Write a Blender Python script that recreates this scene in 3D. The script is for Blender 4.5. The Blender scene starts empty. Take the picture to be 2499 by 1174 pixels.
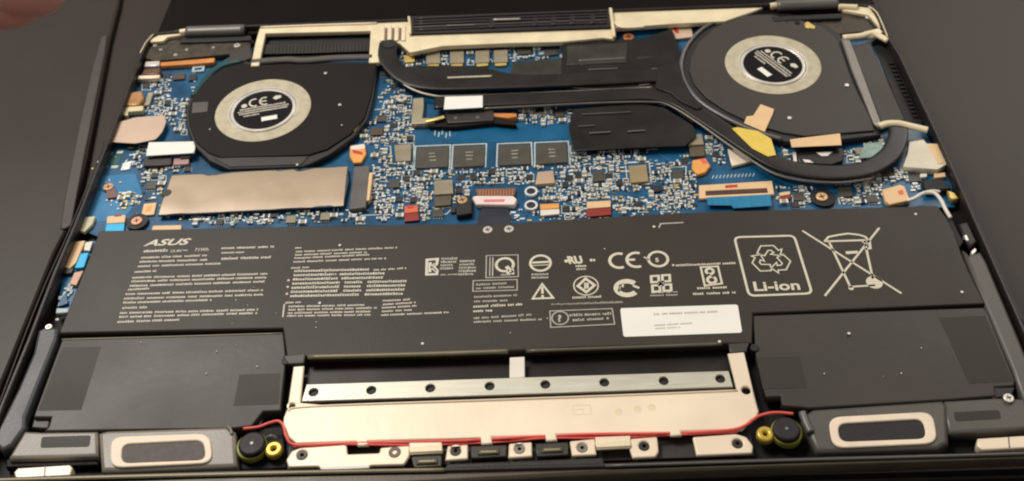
import bpy, bmesh, math, random
import numpy as np
from mathutils import Vector, Matrix, noise
random.seed(7)
scene = bpy.context.scene
C = scene.collection

# ------------------------------------------------------------------ camera
PW, PH, FPX, CY = 2499.0, 1174.0, 2775.1, 230.0
ZR = 0.0170                                   # height of the case rim above the table
CAM = Vector((0.20007 - 0.1825, -0.21045, 0.33487 + ZR))
ROT = Matrix(((0.99873, 0.03712, 0.03394), (0.00238, 0.63906, -0.76915), (-0.05024, 0.76826, 0.63816)))
cam_d = bpy.data.cameras.new('camera'); cam = bpy.data.objects.new('camera', cam_d); C.objects.link(cam)
cam.matrix_world = Matrix.Translation(CAM) @ ROT.to_quaternion().normalized().to_matrix().to_4x4()
cam_d.sensor_width = 36; cam_d.lens = FPX / PW * 36
cam_d.shift_y = -(PH / 2 - CY) / PW
cam_d.clip_start = 0.01; cam_d.clip_end = 50
cam_d.dof.use_dof = True; cam_d.dof.focus_distance = 0.43; cam_d.dof.aperture_fstop = 20
scene.camera = cam

# ------------------------------------------------------------------ light
world = bpy.data.worlds.new('World'); scene.world = world; world.use_nodes = True
bg = world.node_tree.nodes['Background']
bg.inputs[0].default_value = (1.0, 0.94, 0.88, 1); bg.inputs[1].default_value = 0.25

def area(name, loc, target, size, power, col, sy=None):
    d = bpy.data.lights.new(name, 'AREA'); d.energy = power; d.color = col; d.size = size
    if sy: d.shape = 'RECTANGLE'; d.size_y = sy
    o = bpy.data.objects.new(name, d); C.objects.link(o); o.location = loc
    o.rotation_euler = (Vector(target) - Vector(loc)).to_track_quat('-Z', 'Y').to_euler()
    return o
area('ceiling_lamp', (-0.62, 0.62, 1.25), (-0.03, 0.10, 0), 0.5, 17.0, (1.0, 0.955, 0.89))
area('reflection_fill', (1.1, 1.6, 1.3), (0.05, 0.12, 0), 0.8, 9.5, (1.0, 0.94, 0.86))  # added lamp, unseen; placed for the brown gradient reflected at the right
scene.view_settings.view_transform = 'Standard'; scene.view_settings.look = 'None'
scene.view_settings.exposure = 0.0; scene.view_settings.gamma = 1.0
scene.cycles.pixel_filter_type = 'BLACKMAN_HARRIS'; scene.cycles.filter_width = 2.1
scene.cycles.max_bounces = 6

# ------------------------------------------------------------------ helpers
def ray(px, py):
    return ROT @ Vector(((px - PW / 2) / FPX, -(py - CY) / FPX, -1.0))
def P(px, py, z):
    d = ray(px, py); t = (z - CAM.z) / d.z
    return Vector((CAM.x + d.x * t, CAM.y + d.y * t, z))
def at_dist(px, py, dist):
    return CAM + ray(px, py) * dist

def lin(c):
    return tuple(((v / 255) / 12.92 if v / 255 <= 0.04045 else ((v / 255 + 0.055) / 1.055) ** 2.4) for v in c)
MATS = {}
def mat(name, rgb, rough=0.5, metal=0.0, var=0.12, scale=90.0, bump=0.0, bscale=900.0, spec=0.5, coat=0.0, rough_var=0.13, stretch=None):
    if name in MATS: return MATS[name]
    m = bpy.data.materials.new(name); m.use_nodes = True
    nt = m.node_tree; N = nt.nodes; L = nt.links; b = N['Principled BSDF']
    c = lin(rgb)
    geo = N.new('ShaderNodeTexCoord'); mp = N.new('ShaderNodeMapping'); L.new(geo.outputs['Object'], mp.inputs[0])
    if stretch: mp.inputs['Scale'].default_value = stretch
    n1 = N.new('ShaderNodeTexNoise'); n1.inputs['Scale'].default_value = scale; n1.inputs['Detail'].default_value = 5
    L.new(mp.outputs[0], n1.inputs['Vector'])
    cr = N.new('ShaderNodeValToRGB'); L.new(n1.outputs['Fac'], cr.inputs[0])
    cr.color_ramp.elements[0].position = 0.3; cr.color_ramp.elements[1].position = 0.7
    cr.color_ramp.elements[0].color = tuple(v * (1 - var) for v in c) + (1,)
    cr.color_ramp.elements[1].color = tuple(min(1, v * (1 + var)) for v in c) + (1,)
    L.new(cr.outputs[0], b.inputs['Base Color'])
    mr = N.new('ShaderNodeMapRange'); L.new(n1.outputs['Fac'], mr.inputs[0])
    mr.inputs['To Min'].default_value = max(0.03, rough - rough_var); mr.inputs['To Max'].default_value = min(1, rough + rough_var)
    L.new(mr.outputs[0], b.inputs['Roughness'])
    b.inputs['Metallic'].default_value = metal; b.inputs['Specular IOR Level'].default_value = spec
    b.inputs['Coat Weight'].default_value = coat; b.inputs['Coat Roughness'].default_value = 0.15
    if bump:
        n2 = N.new('ShaderNodeTexNoise'); n2.inputs['Scale'].default_value = bscale; n2.inputs['Detail'].default_value = 3
        L.new(mp.outputs[0], n2.inputs['Vector'])
        bp = N.new('ShaderNodeBump'); bp.inputs['Strength'].default_value = bump; bp.inputs['Distance'].default_value = 0.0004
        L.new(n2.outputs['Fac'], bp.inputs['Height']); L.new(bp.outputs[0], b.inputs['Normal'])
    MATS[name] = m; return m

M_table = mat('table_wood', (47, 36, 28), 0.46, var=0.16, scale=3, bump=0.06, bscale=90, spec=0.32)
M_case = mat('anodised_black', (40, 34, 30), 0.42, 0.2, var=0.2, bump=0.15)
M_case_in = mat('case_interior', (17, 14, 13), 0.6, var=0.4, scale=140, bump=0.3, spec=0.3)
M_lid = mat('lid_black', (12, 6, 4), 0.5, var=0.15, scale=20, spec=0.10)
M_batt = mat('battery_wrap', (54, 47, 39), 0.48, var=0.08, scale=26, bump=0.12, bscale=1400, spec=0.36)
M_cell = mat('cell_wrap', (61, 55, 48), 0.46, var=0.08, scale=20, bump=0.5, bscale=70, spec=0.42, rough_var=.18)
M_patch = mat('cell_pad', (54, 49, 43), 0.55, var=0.06, scale=20, spec=0.35)
M_print = mat('white_print', (222, 214, 196), 0.6, var=0.06, scale=300)
M_print_dim = mat('grey_print', (190, 184, 170), 0.6, var=0.12, scale=300)
M_paper = mat('paper_label', (250, 246, 236), 0.7, var=0.03, scale=60)
M_ink = mat('faint_ink', (190, 180, 160), 0.7, var=0.1)
M_fan = mat('fan_plate', (30, 25, 21), 0.55, var=0.12, scale=40, bump=0.1, bscale=1600, spec=0.16)
M_fan2 = mat('fan_plate_lit', (60, 53, 47), 0.47, var=0.08, scale=30, bump=0.1, bscale=1600, spec=0.45)  # paler copy of fan_plate; the brown room's reflection is put into its colour
M_fanbody = mat('fan_body', (28, 25, 23), 0.45, var=0.2)
M_ring = mat('foam_ring', (198, 188, 160), 0.75, var=0.16, scale=220, bump=0.4, bscale=1800)
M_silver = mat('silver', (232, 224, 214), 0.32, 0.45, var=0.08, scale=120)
M_silver2 = mat('solder_tin', (240, 244, 238), 0.35, 0.15, var=0.2, scale=400)
M_cream = mat('champagne_metal', (250, 230, 202), 0.42, 0.15, var=0.06, scale=30, bump=0.3, bscale=110)
M_cream2 = mat('bare_magnesium', (240, 224, 186), 0.5, 0.15, var=0.08, scale=120, bump=0.18, bscale=900)
M_bar = mat('brushed_bar', (208, 204, 186), 0.38, 0.45, var=0.07, scale=60, stretch=(1, 14, 1), bump=0.1)
M_greyal = mat('grey_alloy', (136, 130, 124), 0.4, 0.4, var=0.12, scale=140, bump=0.15)
M_rail = mat('rail_plastic', (72, 73, 76), 0.42, var=0.12, scale=60, bump=0.15)
M_spk = mat('speaker_plastic', (88, 84, 77), 0.42, var=0.14, scale=50, bump=0.15)
M_spkfoam = mat('speaker_gasket', (246, 226, 200), 0.5, var=0.08, scale=120, bump=0.2)
M_mesh = mat('speaker_cloth', (84, 74, 70), 0.6, var=0.12, scale=400, bump=0.3)
M_mesh2 = mat('speaker_cloth_dark', (20, 17, 18), 0.5, var=0.2, scale=400, bump=0.3)
M_pipe = mat('pipe_black', (34, 29, 25), 0.36, 0.2, var=0.12, scale=70, bump=0.1, spec=0.5)
M_film = mat('black_film', (26, 21, 17), 0.36, var=0.35, scale=60, bump=0.35, bscale=160, spec=0.4)
M_film2 = mat('clear_film', (56, 55, 47), 0.3, var=0.3, scale=70, bump=0.35, bscale=200)
M_pcb = mat('solder_mask', (20, 84, 122), 0.3, var=0.4, scale=55, spec=0.5, bump=0.1)
M_pcb_l = mat('solder_mask_light', (6, 92, 134), 0.3, var=0.15, scale=70, spec=0.5)
M_silk = mat('silkscreen', (196, 208, 206), 0.6, var=0.1, scale=300)
M_chip = mat('chip_epoxy', (74, 70, 60), 0.45, var=0.1, scale=160, spec=0.5)
M_chipd = mat('chip_dark', (42, 38, 35), 0.45, var=0.15, scale=160)
M_ind = mat('inductor_grey', (150, 138, 114), 0.5, var=0.14, scale=200)
M_cap = mat('capacitor_tan', (160, 152, 132), 0.5, var=0.25, scale=300)
M_res = mat('resistor_dark', (40, 37, 38), 0.45, var=0.2, scale=300)
M_gold = mat('gold_contact', (226, 196, 112), 0.4, 0.4, var=0.12, scale=200)
M_copper = mat('copper', (196, 120, 70), 0.4, 0.5, var=0.15, scale=200)
M_kapton = mat('orange_film', (216, 140, 70), 0.4, var=0.15, scale=150)
M_yellow = mat('yellow_tape', (238, 206, 88), 0.4, var=0.08, scale=150, bump=0.2, bscale=300)
M_peach = mat('peach_tape', (240, 200, 150), 0.5, var=0.05, scale=150, bump=0.15, bscale=300)
M_orange = mat('orange_paint', (244, 170, 84), 0.5, var=0.08, scale=200)
M_red = mat('red_mark', (206, 58, 36), 0.5, var=0.12, scale=200)
M_redcbl = mat('red_ribbon', (150, 44, 28), 0.45, var=0.12, scale=200)
M_wire = mat('red_wire', (244, 100, 90), 0.4, var=0.08, scale=200)
M_blue = mat('blue_tape', (28, 148, 206), 0.4, var=0.10, scale=100)
M_blue2 = mat('bright_blue_tape', (20, 190, 246), 0.4, var=0.05, scale=100)
M_ribbon = mat('blue_ribbon', (24, 128, 170), 0.38, var=0.12, scale=60, stretch=(8, 1, 1))
M_ssd = mat('foil_label', (184, 162, 136), 0.4, 0.15, var=0.05, scale=24, bump=0.25, bscale=45)
M_pink = mat('pink_tape', (214, 184, 160), 0.45, var=0.08, scale=40, bump=0.5, bscale=120)
M_white = mat('white_plastic', (240, 232, 218), 0.45, var=0.05, scale=100)
M_pinkw = mat('pink_white', (246, 226, 220), 0.5, var=0.08, scale=200)
M_rubber = mat('black_rubber', (22, 20, 19), 0.6, var=0.2, scale=200)
M_lime = mat('lime_plastic', (150, 150, 54), 0.45, var=0.12, scale=200)
M_brass = mat('brass', (222, 190, 84), 0.35, 0.5, var=0.1, scale=300)
M_hinge = mat('hinge_steel', (104, 100, 96), 0.4, 0.2, var=0.1, scale=60, stretch=(1, 10, 1))
M_brown = mat('hinge_bracket', (66, 56, 44), 0.45, 0.3, var=0.4, scale=220, bump=0.4)
M_teal = mat('teal_plastic', (14, 70, 78), 0.4, var=0.2, scale=100)
M_skin = mat('skin', (244, 172, 158), 0.5, var=0.08, scale=60, bump=0.2, bscale=300)
M_dust = mat('dust', (232, 226, 214), 0.8, var=0.05)

WL = {}
def link(name, me, parent, org, label=None, kind=None):
    o = bpy.data.objects.new(name, me); C.objects.link(o)
    if parent is not None:
        o.parent = parent; o.location = org - WL[parent.name]
    else: o.location = org
    WL[o.name] = org.copy()
    if label: o['label'] = label
    if kind: o['kind'] = kind
    return o

def cat(pts, closed=True, n=5):
    out = []; k = len(pts)
    rng = range(k) if closed else range(k - 1)
    for i in rng:
        if closed: p0, p1, p2, p3 = (pts[(i + j) % k] for j in (-1, 0, 1, 2))
        else: p0, p1, p2, p3 = pts[max(i - 1, 0)], pts[i], pts[i + 1], pts[min(i + 2, k - 1)]
        for s in range(n):
            t = s / n
            out.append(tuple(0.5 * ((2 * b) + (-a + c) * t + (2 * a - 5 * b + 4 * c - d) * t * t + (-a + 3 * b - 3 * c + d) * t ** 3) for a, b, c, d in zip(p0, p1, p2, p3)))
    if not closed: out.append(tuple(pts[-1]))
    return out

def circ(px, py, z, r, n=24, ry=None):
    c = P(px, py, z)
    return [Vector((c.x + r * math.cos(a), c.y + (ry or r) * math.sin(a), z)) for a in (2 * math.pi * i / n for i in range(n))]

def round_corners(pts, r, n=4):
    """plane points (Vector) with their corners rounded to radius r (metres)"""
    out = []; k = len(pts)
    for i in range(k):
        a, b, c = pts[i - 1], pts[i], pts[(i + 1) % k]
        u = a - b; v = c - b
        d = min(r, u.length * 0.45, v.length * 0.45)
        p, q = b + u.normalized() * d, b + v.normalized() * d
        for s in range(n + 1):
            t = s / n
            out.append(p * (1 - t) ** 2 + b * 2 * t * (1 - t) + q * t * t)
    return out

def plate_w(name, parent, loops, ztop, th, m, bev=0.00015, label=None, kind=None):
    """solid plate from world-space loops (outline first, then holes)"""
    cu = bpy.data.curves.new(name, 'CURVE'); cu.dimensions = '2D'; cu.fill_mode = 'BOTH'
    xs = [p[0] for p in loops[0]]; ys = [p[1] for p in loops[0]]
    org = Vector(((min(xs) + max(xs)) / 2, (min(ys) + max(ys)) / 2, ztop - th))
    for lp in loops:
        sp = cu.splines.new('POLY'); sp.points.add(len(lp) - 1); sp.use_cyclic_u = True
        for q, p in zip(sp.points, lp): q.co = (p[0] - org.x, p[1] - org.y, 0, 1)
    bev = min(bev, th * 0.45)
    cu.extrude = th / 2 - bev; cu.bevel_depth = bev; cu.bevel_resolution = 1; cu.offset = -bev
    tmp = bpy.data.objects.new('tmp', cu)
    me = bpy.data.meshes.new_from_object(tmp)
    bpy.data.objects.remove(tmp); bpy.data.curves.remove(cu)
    me.name = name
    for v in me.vertices: v.co.z += th / 2
    me.materials.clear(); me.materials.append(m)
    return link(name, me, parent, org, label, kind)

def plate(name, parent, pts, ztop, th, m, bev=0.00015, holes=(), sm=0, rc=0.0, label=None, kind=None):
    if sm: pts = cat(pts, True, sm)
    loop = [P(x, y, ztop) for x, y in pts]
    if rc: loop = round_corners(loop, rc)
    loops = [loop]
    for h in holes:
        if len(h) == 3 and not hasattr(h[0], '__len__'): loops.append(circ(h[0], h[1], ztop, h[2], 20))
        else: loops.append([P(x, y, ztop) for x, y in h])
    return plate_w(name, parent, loops, ztop, th, m, bev, label, kind)

def disc(name, parent, px, py, z, r, th, m, hole=None, bev=0.0001, n=32, label=None):
    loops = [circ(px, py, z, r, n)]
    if hole: loops.append(circ(px, py, z, hole, n))
    return plate_w(name, parent, loops, z, th, m, bev, label)

def mesh_from(name, verts, faces, m, parent, label=None, kind=None, smooth=False, org=None, mi=None):
    org = org or sum((Vector(v) for v in verts), Vector()) / len(verts)
    me = bpy.data.meshes.new(name); me.from_pydata([Vector(v) - org for v in verts], [], faces)
    ms = m if isinstance(m, (list, tuple)) else [m]
    for x in ms: me.materials.append(x)
    if mi: me.polygons.foreach_set('material_index', mi)
    if smooth: me.polygons.foreach_set('use_smooth', [True] * len(faces))
    me.update(); return link(name, me, parent, org, label, kind)

def tube(name, parent, path, r, m, n=10, flat=1.0, label=None, sub=6, wide=None):
    """path of (px,py,z); flat = height / width of the section"""
    pts = cat(path, False, sub)
    w = [P(*p) for p in pts]; vs = []; fs = []
    for i, p in enumerate(w):
        t = (w[min(i + 1, len(w) - 1)] - w[max(i - 1, 0)]).normalized()
        s = t.cross(Vector((0, 0, 1))).normalized(); u = s.cross(t).normalized()
        for k in range(n):
            a = 2 * math.pi * k / n
            ca, sa = math.cos(a), math.sin(a)
            if wide:                              # rounded flat bar
                ca = math.copysign(abs(ca) ** 0.4, ca); sa = math.copysign(abs(sa) ** 0.4, sa)
            vs.append(p + s * (r * ca) + u * (r * flat * sa))
    for i in range(len(w) - 1):
        for k in range(n):
            fs.append((i * n + k, i * n + (k + 1) % n, (i + 1) * n + (k + 1) % n, (i + 1) * n + k))
    fs.append(tuple(range(n))[::-1]); fs.append(tuple((len(w) - 1) * n + k for k in range(n)))
    return mesh_from(name, vs, fs, m, parent, label, smooth=True)

def box_w(name, parent, c, sx, sy, ztop, th, m, rot=0.0, bev=0.0001, label=None):
    ca, sa = math.cos(rot), math.sin(rot)
    lp = [Vector((c[0] + x * ca - y * sa, c[1] + x * sa + y * ca, ztop)) for x, y in ((-sx/2, -sy/2), (sx/2, -sy/2), (sx/2, sy/2), (-sx/2, sy/2))]
    return plate_w(name, parent, [lp], ztop, th, m, bev, label)

def thing(name, label, cat_, loc=(0, 0, 0)):
    o = bpy.data.objects.new(name, None); C.objects.link(o); o.location = loc; o.empty_display_size = 0.05
    o['label'] = label; o['category'] = cat_; WL[o.name] = Vector(loc); return o

class Print:
    """flat print: strokes, blocks and letters lying on a plane of height z"""
    def __init__(s, z): s.z = z; s.v = []; s.f = []
    def quad(s, a, b, c, d):
        k = len(s.v); s.v += [Vector((p[0], p[1], s.z)) for p in (a, b, c, d)]; s.f.append((k, k + 1, k + 2, k + 3))
    def line(s, pts, w, closed=False, world=False):
        q = [Vector(p[:2]) if world else P(p[0], p[1], s.z).xy for p in pts]
        n = len(q); k0 = len(s.v)
        for i in range(n):
            a = q[i - 1] if (closed or i) else q[i]; c = q[(i + 1) % n] if (closed or i < n - 1) else q[i]
            t1 = (q[i] - a); t2 = (c - q[i])
            if t1.length < 1e-9: t1 = t2
            if t2.length < 1e-9: t2 = t1
            n1 = Vector((-t1.y, t1.x)).normalized(); n2 = Vector((-t2.y, t2.x)).normalized()
            nn = (n1 + n2)
            nn = nn.normalized() if nn.length > 1e-6 else n1
            l = w / 2 / max(0.45, nn.dot(n1))
            for sg in (1, -1):
                p = q[i] + nn * l * sg; s.v.append(Vector((p.x, p.y, s.z)))
        for i in range(n if closed else n - 1):
            j = (i + 1) % n
            s.f.append((k0 + 2 * i, k0 + 2 * i + 1, k0 + 2 * j + 1, k0 + 2 * j))
    def arc(s, px, py, r, a0, a1, w, ry=None, n=20):
        c = P(px, py, s.z); ry = ry or r
        pts = [(c.x + r * math.cos(math.radians(a0 + (a1 - a0) * i / n)), c.y + ry * math.sin(math.radians(a0 + (a1 - a0) * i / n))) for i in range(n + 1)]
        s.line(pts, w, world=True)
    def fill(s, pts, world=False):
        q = [Vector((p[0], p[1], s.z)) if world else P(p[0], p[1], s.z) for p in pts]
        k = len(s.v); s.v += q; s.f.append(tuple(range(k, k + len(q))))
    def disc(s, px, py, r, ry=None): s.fill([p for p in circ(px, py, s.z, r, 20, ry)], True)
    def micro(s, x0, y0, x1, y1, h, words=(3, 9), gap=1.0, fill=0.85):
        """one line of print too small to read: rows of letter-sized dabs"""
        h *= 1.04; a = P(x0, y0, s.z).xy; b = P(x1, y1, s.z).xy; L = (b - a).length; d = (b - a) / L; n = Vector((-d.y, d.x))
        t = 0
        while t < L:
            for k in range(random.randint(*words)):
                w = h * random.uniform(0.35, 0.62); hh = h * random.choice((0.7, 0.75, 0.9, 0.78, 0.72)); 
                if t + w > L: break
                o = 0
                p = a + d * t + n * o; q = a + d * (t + w) + n * o
                st = h * 0.26
                m_ = random.random()
                if m_ < 0.3:
                    s.quad(p, p + d * st, p + d * st + n * hh, p + n * hh)
                    s.quad(p + d * st + n * hh * 0.4, q + n * hh * 0.4, q + n * (hh * 0.4 + st), p + d * st + n * (hh * 0.4 + st))
                    s.quad(q - d * st, q, q + n * hh * .4, q - d * st + n * hh * .4)
                elif m_ < 0.6:
                    s.quad(p, q, q + n * st, p + n * st); s.quad(p + n * (hh - st), q + n * (hh - st), q + n * hh, p + n * hh)
                    s.quad(p + n * st, p + d * st + n * st, p + d * st + n * (hh - st), p + n * (hh - st))
                else: s.quad(p, q, q + n * hh * fill, p + n * hh * fill)
                t += w + h * 0.16
            t += h * random.uniform(0.4, 0.8) * gap
    def text(s, txt, px, py, size, rot=0.0, shear=0.0, bold=0.0, sx=1.0, align='LEFT'):
        cu = bpy.data.curves.new('t', 'FONT'); cu.body = txt; cu.size = 1; cu.offset = bold; cu.shear = shear; cu.align_x = align
        cu.resolution_u = 3
        ob = bpy.data.objects.new('t', cu); me = bpy.data.meshes.new_from_object(ob)
        c = P(px, py, s.z); ca, sa = math.cos(rot), math.sin(rot); k = len(s.v)
        for v in me.vertices:
            x, y = v.co.x * size * sx, v.co.y * size
            s.v.append(Vector((c.x + x * ca - y * sa, c.y + x * sa + y * ca, s.z)))
        for p in me.polygons: s.f.append(tuple(k + i for i in p.vertices))
        bpy.data.objects.remove(ob); bpy.data.curves.remove(cu); bpy.data.meshes.remove(me)
    def build(s, name, parent, m, kind=None, label=None):
        if not s.v: return
        o = mesh_from(name, s.v, s.f, m, parent, label, kind)
        bm = bmesh.new(); bm.from_mesh(o.data)
        for f in bm.faces:
            f.normal_update()
            if f.normal.z < 0: f.normal_flip()
        bm.to_mesh(o.data); bm.free()
        return o

# ------------------------------------------------------------------ setting
tb = mesh_from('table_top', [(-3, -3, -0.0), (3, -3, 0), (3, 3, 0), (-3, 3, 0), (-3, -3, -0.03), (3, -3, -0.03), (3, 3, -0.03), (-3, 3, -0.03)],
               [(0, 1, 2, 3), (7, 6, 5, 4), (0, 4, 5, 1), (1, 5, 6, 2), (2, 6, 7, 3), (3, 7, 4, 0)], M_table, None)
tb['kind'] = 'structure'; tb['label'] = 'brown glossy table top under the open computer'

# the removed bottom cover lying flat beside the computer
st = thing('bottom_cover', 'thin dark brown panel lying flat on the table along the side of the laptop', 'panel', P(60, 300, 0))
M_cover = mat('cover_brown', (47, 37, 30), 0.42, var=0.14, scale=8, bump=0.08, bscale=200, spec=0.35)
plate('panel', st, [(-700, 1300), (-300, -90), (308, -90), (290, 10), (268, 96), (214, 380), (180, 530), (136, 612), (80, 752), (20, 900), (-40, 1044), (-140, 1290)], 0.0042, 0.0040, M_cover, 0.0014, rc=.0015)
plate('raised_edge', st, [(246, 90), (262, 84), (256, 130), (206, 380), (174, 552), (146, 562), (158, 478), (196, 290), (226, 160)], 0.0050, 0.0012, mat('edge_grey', (64, 56, 50), 0.5, var=0.2, scale=60, bump=0.2), 0.0006, rc=.003)

# ------------------------------------------------------------------ the laptop
lap = thing('laptop', 'upturned black laptop with its bottom cover off showing battery, fans and blue circuit board', 'laptop')

outer_px = [(338, 135), (352, 105), (364, 88), (384, 78), (600, 60), (1000, 44), (1490, 22), (1900, 6), (2100, 8), (2132, 12), (2146, 32), (2156, 60), (2203, 138),
            (2261, 261), (2310, 362), (2382, 528), (2430, 634), (2499, 788), (2560, 925), (2634, 1084), (2630, 1105), (2499, 1112), (1850, 1128), (1478, 1140),
            (1090, 1150), (600, 1157), (0, 1174), (-60, 1178), (-68, 1160), (0, 985), (66, 826), (128, 664), (178, 548), (256, 350), (300, 238)]
outer = [P(x, y, ZR) for x, y in outer_px]
def inset(loop, d):
    n = len(loop); out = []
    for i in range(n):
        a, b, c = loop[i - 1].xy, loop[i].xy, loop[(i + 1) % n].xy
        n1 = Vector((-(b - a).y, (b - a).x)).normalized(); n2 = Vector((-(c - b).y, (c - b).x)).normalized()
        nn = (n1 + n2).normalized(); l = d / max(0.5, nn.dot(n1))
        out.append(Vector((b.x - nn.x * l, b.y - nn.y * l, loop[i].z)))
    return out
ar = sum(a.x * b.y - b.x * a.y for a, b in zip(outer, outer[1:] + outer[:1]))
sgn = -1 if ar > 0 else 1
inner = inset(outer, sgn * 0.0016)
plate_w('case_floor', lap, [inset(outer, sgn * 0.0004)], 0.0085, 0.004, M_case_in, 0.0003)
plate_w('case_wall', lap, [outer, inner], ZR, ZR - 0.0082, M_case, 0.0005)
# lower half of the body that tapers to the table
lo = inset(outer, sgn * 0.001)
plate_w('palm_deck', lap, [lo], 0.0052, 0.005, mat('deck_bronze', (66, 56, 46), .45, .1, bump=.1), 0.0018)
# front lip
plate('opening_scoop', lap, [(1090, 1131), (1470, 1116), (1478, 1136), (1084, 1149)], 0.01665, 0.004, M_case, 0.0006)
# edge highlights along the case walls, laid on as lighter tubes
tube('edge_highlight', lap, [(-40, 1173, .0171), (300, 1164, .0171), (800, 1152, .0171), (1084, 1147, .0171)], 0.0007, mat('lip_highlight', (150, 138, 112), .4, .2), 6)
tube('edge_highlight', lap, [(1478, 1137, .0171), (1900, 1124, .0171), (2300, 1113, .0171), (2600, 1104, .0171)], 0.0005, M_hinge, 6)
tube('edge_highlight', lap, [(-60, 1125, .0168), (0, 980, .0168), (67, 802, .0168), (114, 686, .0168), (163, 577, .0168), (217, 445, .0168), (254, 345, .0168)], 0.0003, M_fan2, 6)
tube('edge_highlight', lap, [(2156, 62, .0168), (2203, 140, .0168), (2261, 263, .0168), (2310, 364, .0168), (2382, 530, .0168), (2430, 636, .0168), (2499, 790, .0168)], 0.0003, M_fan2, 6)
tube('edge_highlight', lap, [(342, 130, .0171), (356, 104, .0171), (374, 84, .0171)], 0.0003, M_cream2, 6)
tube('edge_highlight', lap, [(2120, 16, .0171), (2142, 34, .0171), (2166, 90, .0171)], 0.0003, M_cream2, 6)
plate('front_ledge', lap, [(-60, 1180), (600, 1158), (1090, 1150), (1478, 1141), (2640, 1106), (2640, 1112), (1478, 1156), (1090, 1176), (600, 1200), (-60, 1222)], .0164, .006, mat('ledge_bronze', (84, 75, 62), .42, .2, var=.12, bump=.1), .0012)
# lid, folded flat behind the body
la = P(392, 60, 0.006); lb = P(2118, 0, 0.006)
lid_loop = [Vector((-0.182, 0.2515, 0.006)), Vector((0.1812, 0.2515, 0.006)), Vector((0.1812, 0.49, 0.006)), Vector((-0.182, 0.49, 0.006))]
plate_w('lid', lap, [round_corners(lid_loop, 0.006)], 0.0145, 0.0142, M_lid, 0.001)

# -------- motherboard
ZB = 0.0108
mb = plate('motherboard', lap, [(352, 150), (560, 130), (640, 100), (940, 88), (1500, 70), (1700, 50), (1760, 44), (2080, 60), (2160, 110), (2262, 330), (2318, 420), (2330, 505), (1750, 530), (1250, 560), (250, 582), (196, 560), (232, 455), (290, 300)], ZB, 0.0012, M_pcb, 0.0001)
def on_board(name, pts, m, h=0.001, bev=0.0001, **k): return plate(name, mb, pts, ZB + h, h, m, bev, **k)
on_board('bare_mask', [(1060, 318), (1390, 300), (1390, 340), (1290, 345), (1100, 350)], M_pcb_l, 0.0001, 0.00001)
on_board('bare_mask', [(242, 430), (330, 424), (346, 470), (312, 522), (262, 540), (206, 545)], mat('mask_pale', (46, 126, 176), 0.3, var=0.1), 0.0001, 0.00001)

silk = Print(ZB + 0.00018)
occupied = [(205, 440, 258, 540), (418, 198, 470, 240), (300, 425, 345, 460), (1060, 318, 1390, 348), (1500, 470, 1580, 482), (1580, 366, 1660, 392)]
def occ(pts, pad=2):
    xs = [p[0] for p in pts]; ys = [p[1] for p in pts]; occupied.append((min(xs) - pad, min(ys) - pad, max(xs) + pad, max(ys) + pad))
# memory chips with their white silk frames
for q in ([(1018, 360), (1095, 357), (1093, 407), (1014, 410)], [(1109, 357), (1183, 354), (1181, 404), (1106, 408)],
          [(1218, 354), (1293, 351), (1295, 400), (1216, 403)], [(1309, 351), (1383, 348), (1386, 396), (1309, 400)]):
    ch = on_board('memory_chip', q, M_chip, 0.0011)
    pr = Print(ZB + 0.00116); cx = sum(p[0] for p in q) / 4; cyy = sum(p[1] for p in q) / 4
    pr.micro(cx - 8, cyy - 8, cx + 10, cyy - 9, 0.0008); pr.micro(cx - 8, cyy, cx + 10, cyy - 1, 0.0008); pr.micro(cx - 6, cyy + 9, cx + 10, cyy + 8, 0.0008)
    pr.build('chip_marking', mb, M_print_dim)
    cx, cy_ = cx, cyy
    fr = [(cx + (x - cx) * 1.10, cyy + (y - cyy) * 1.13) for x, y in q]
    silk.line(fr, 0.00065, True); occ(fr)
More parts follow.
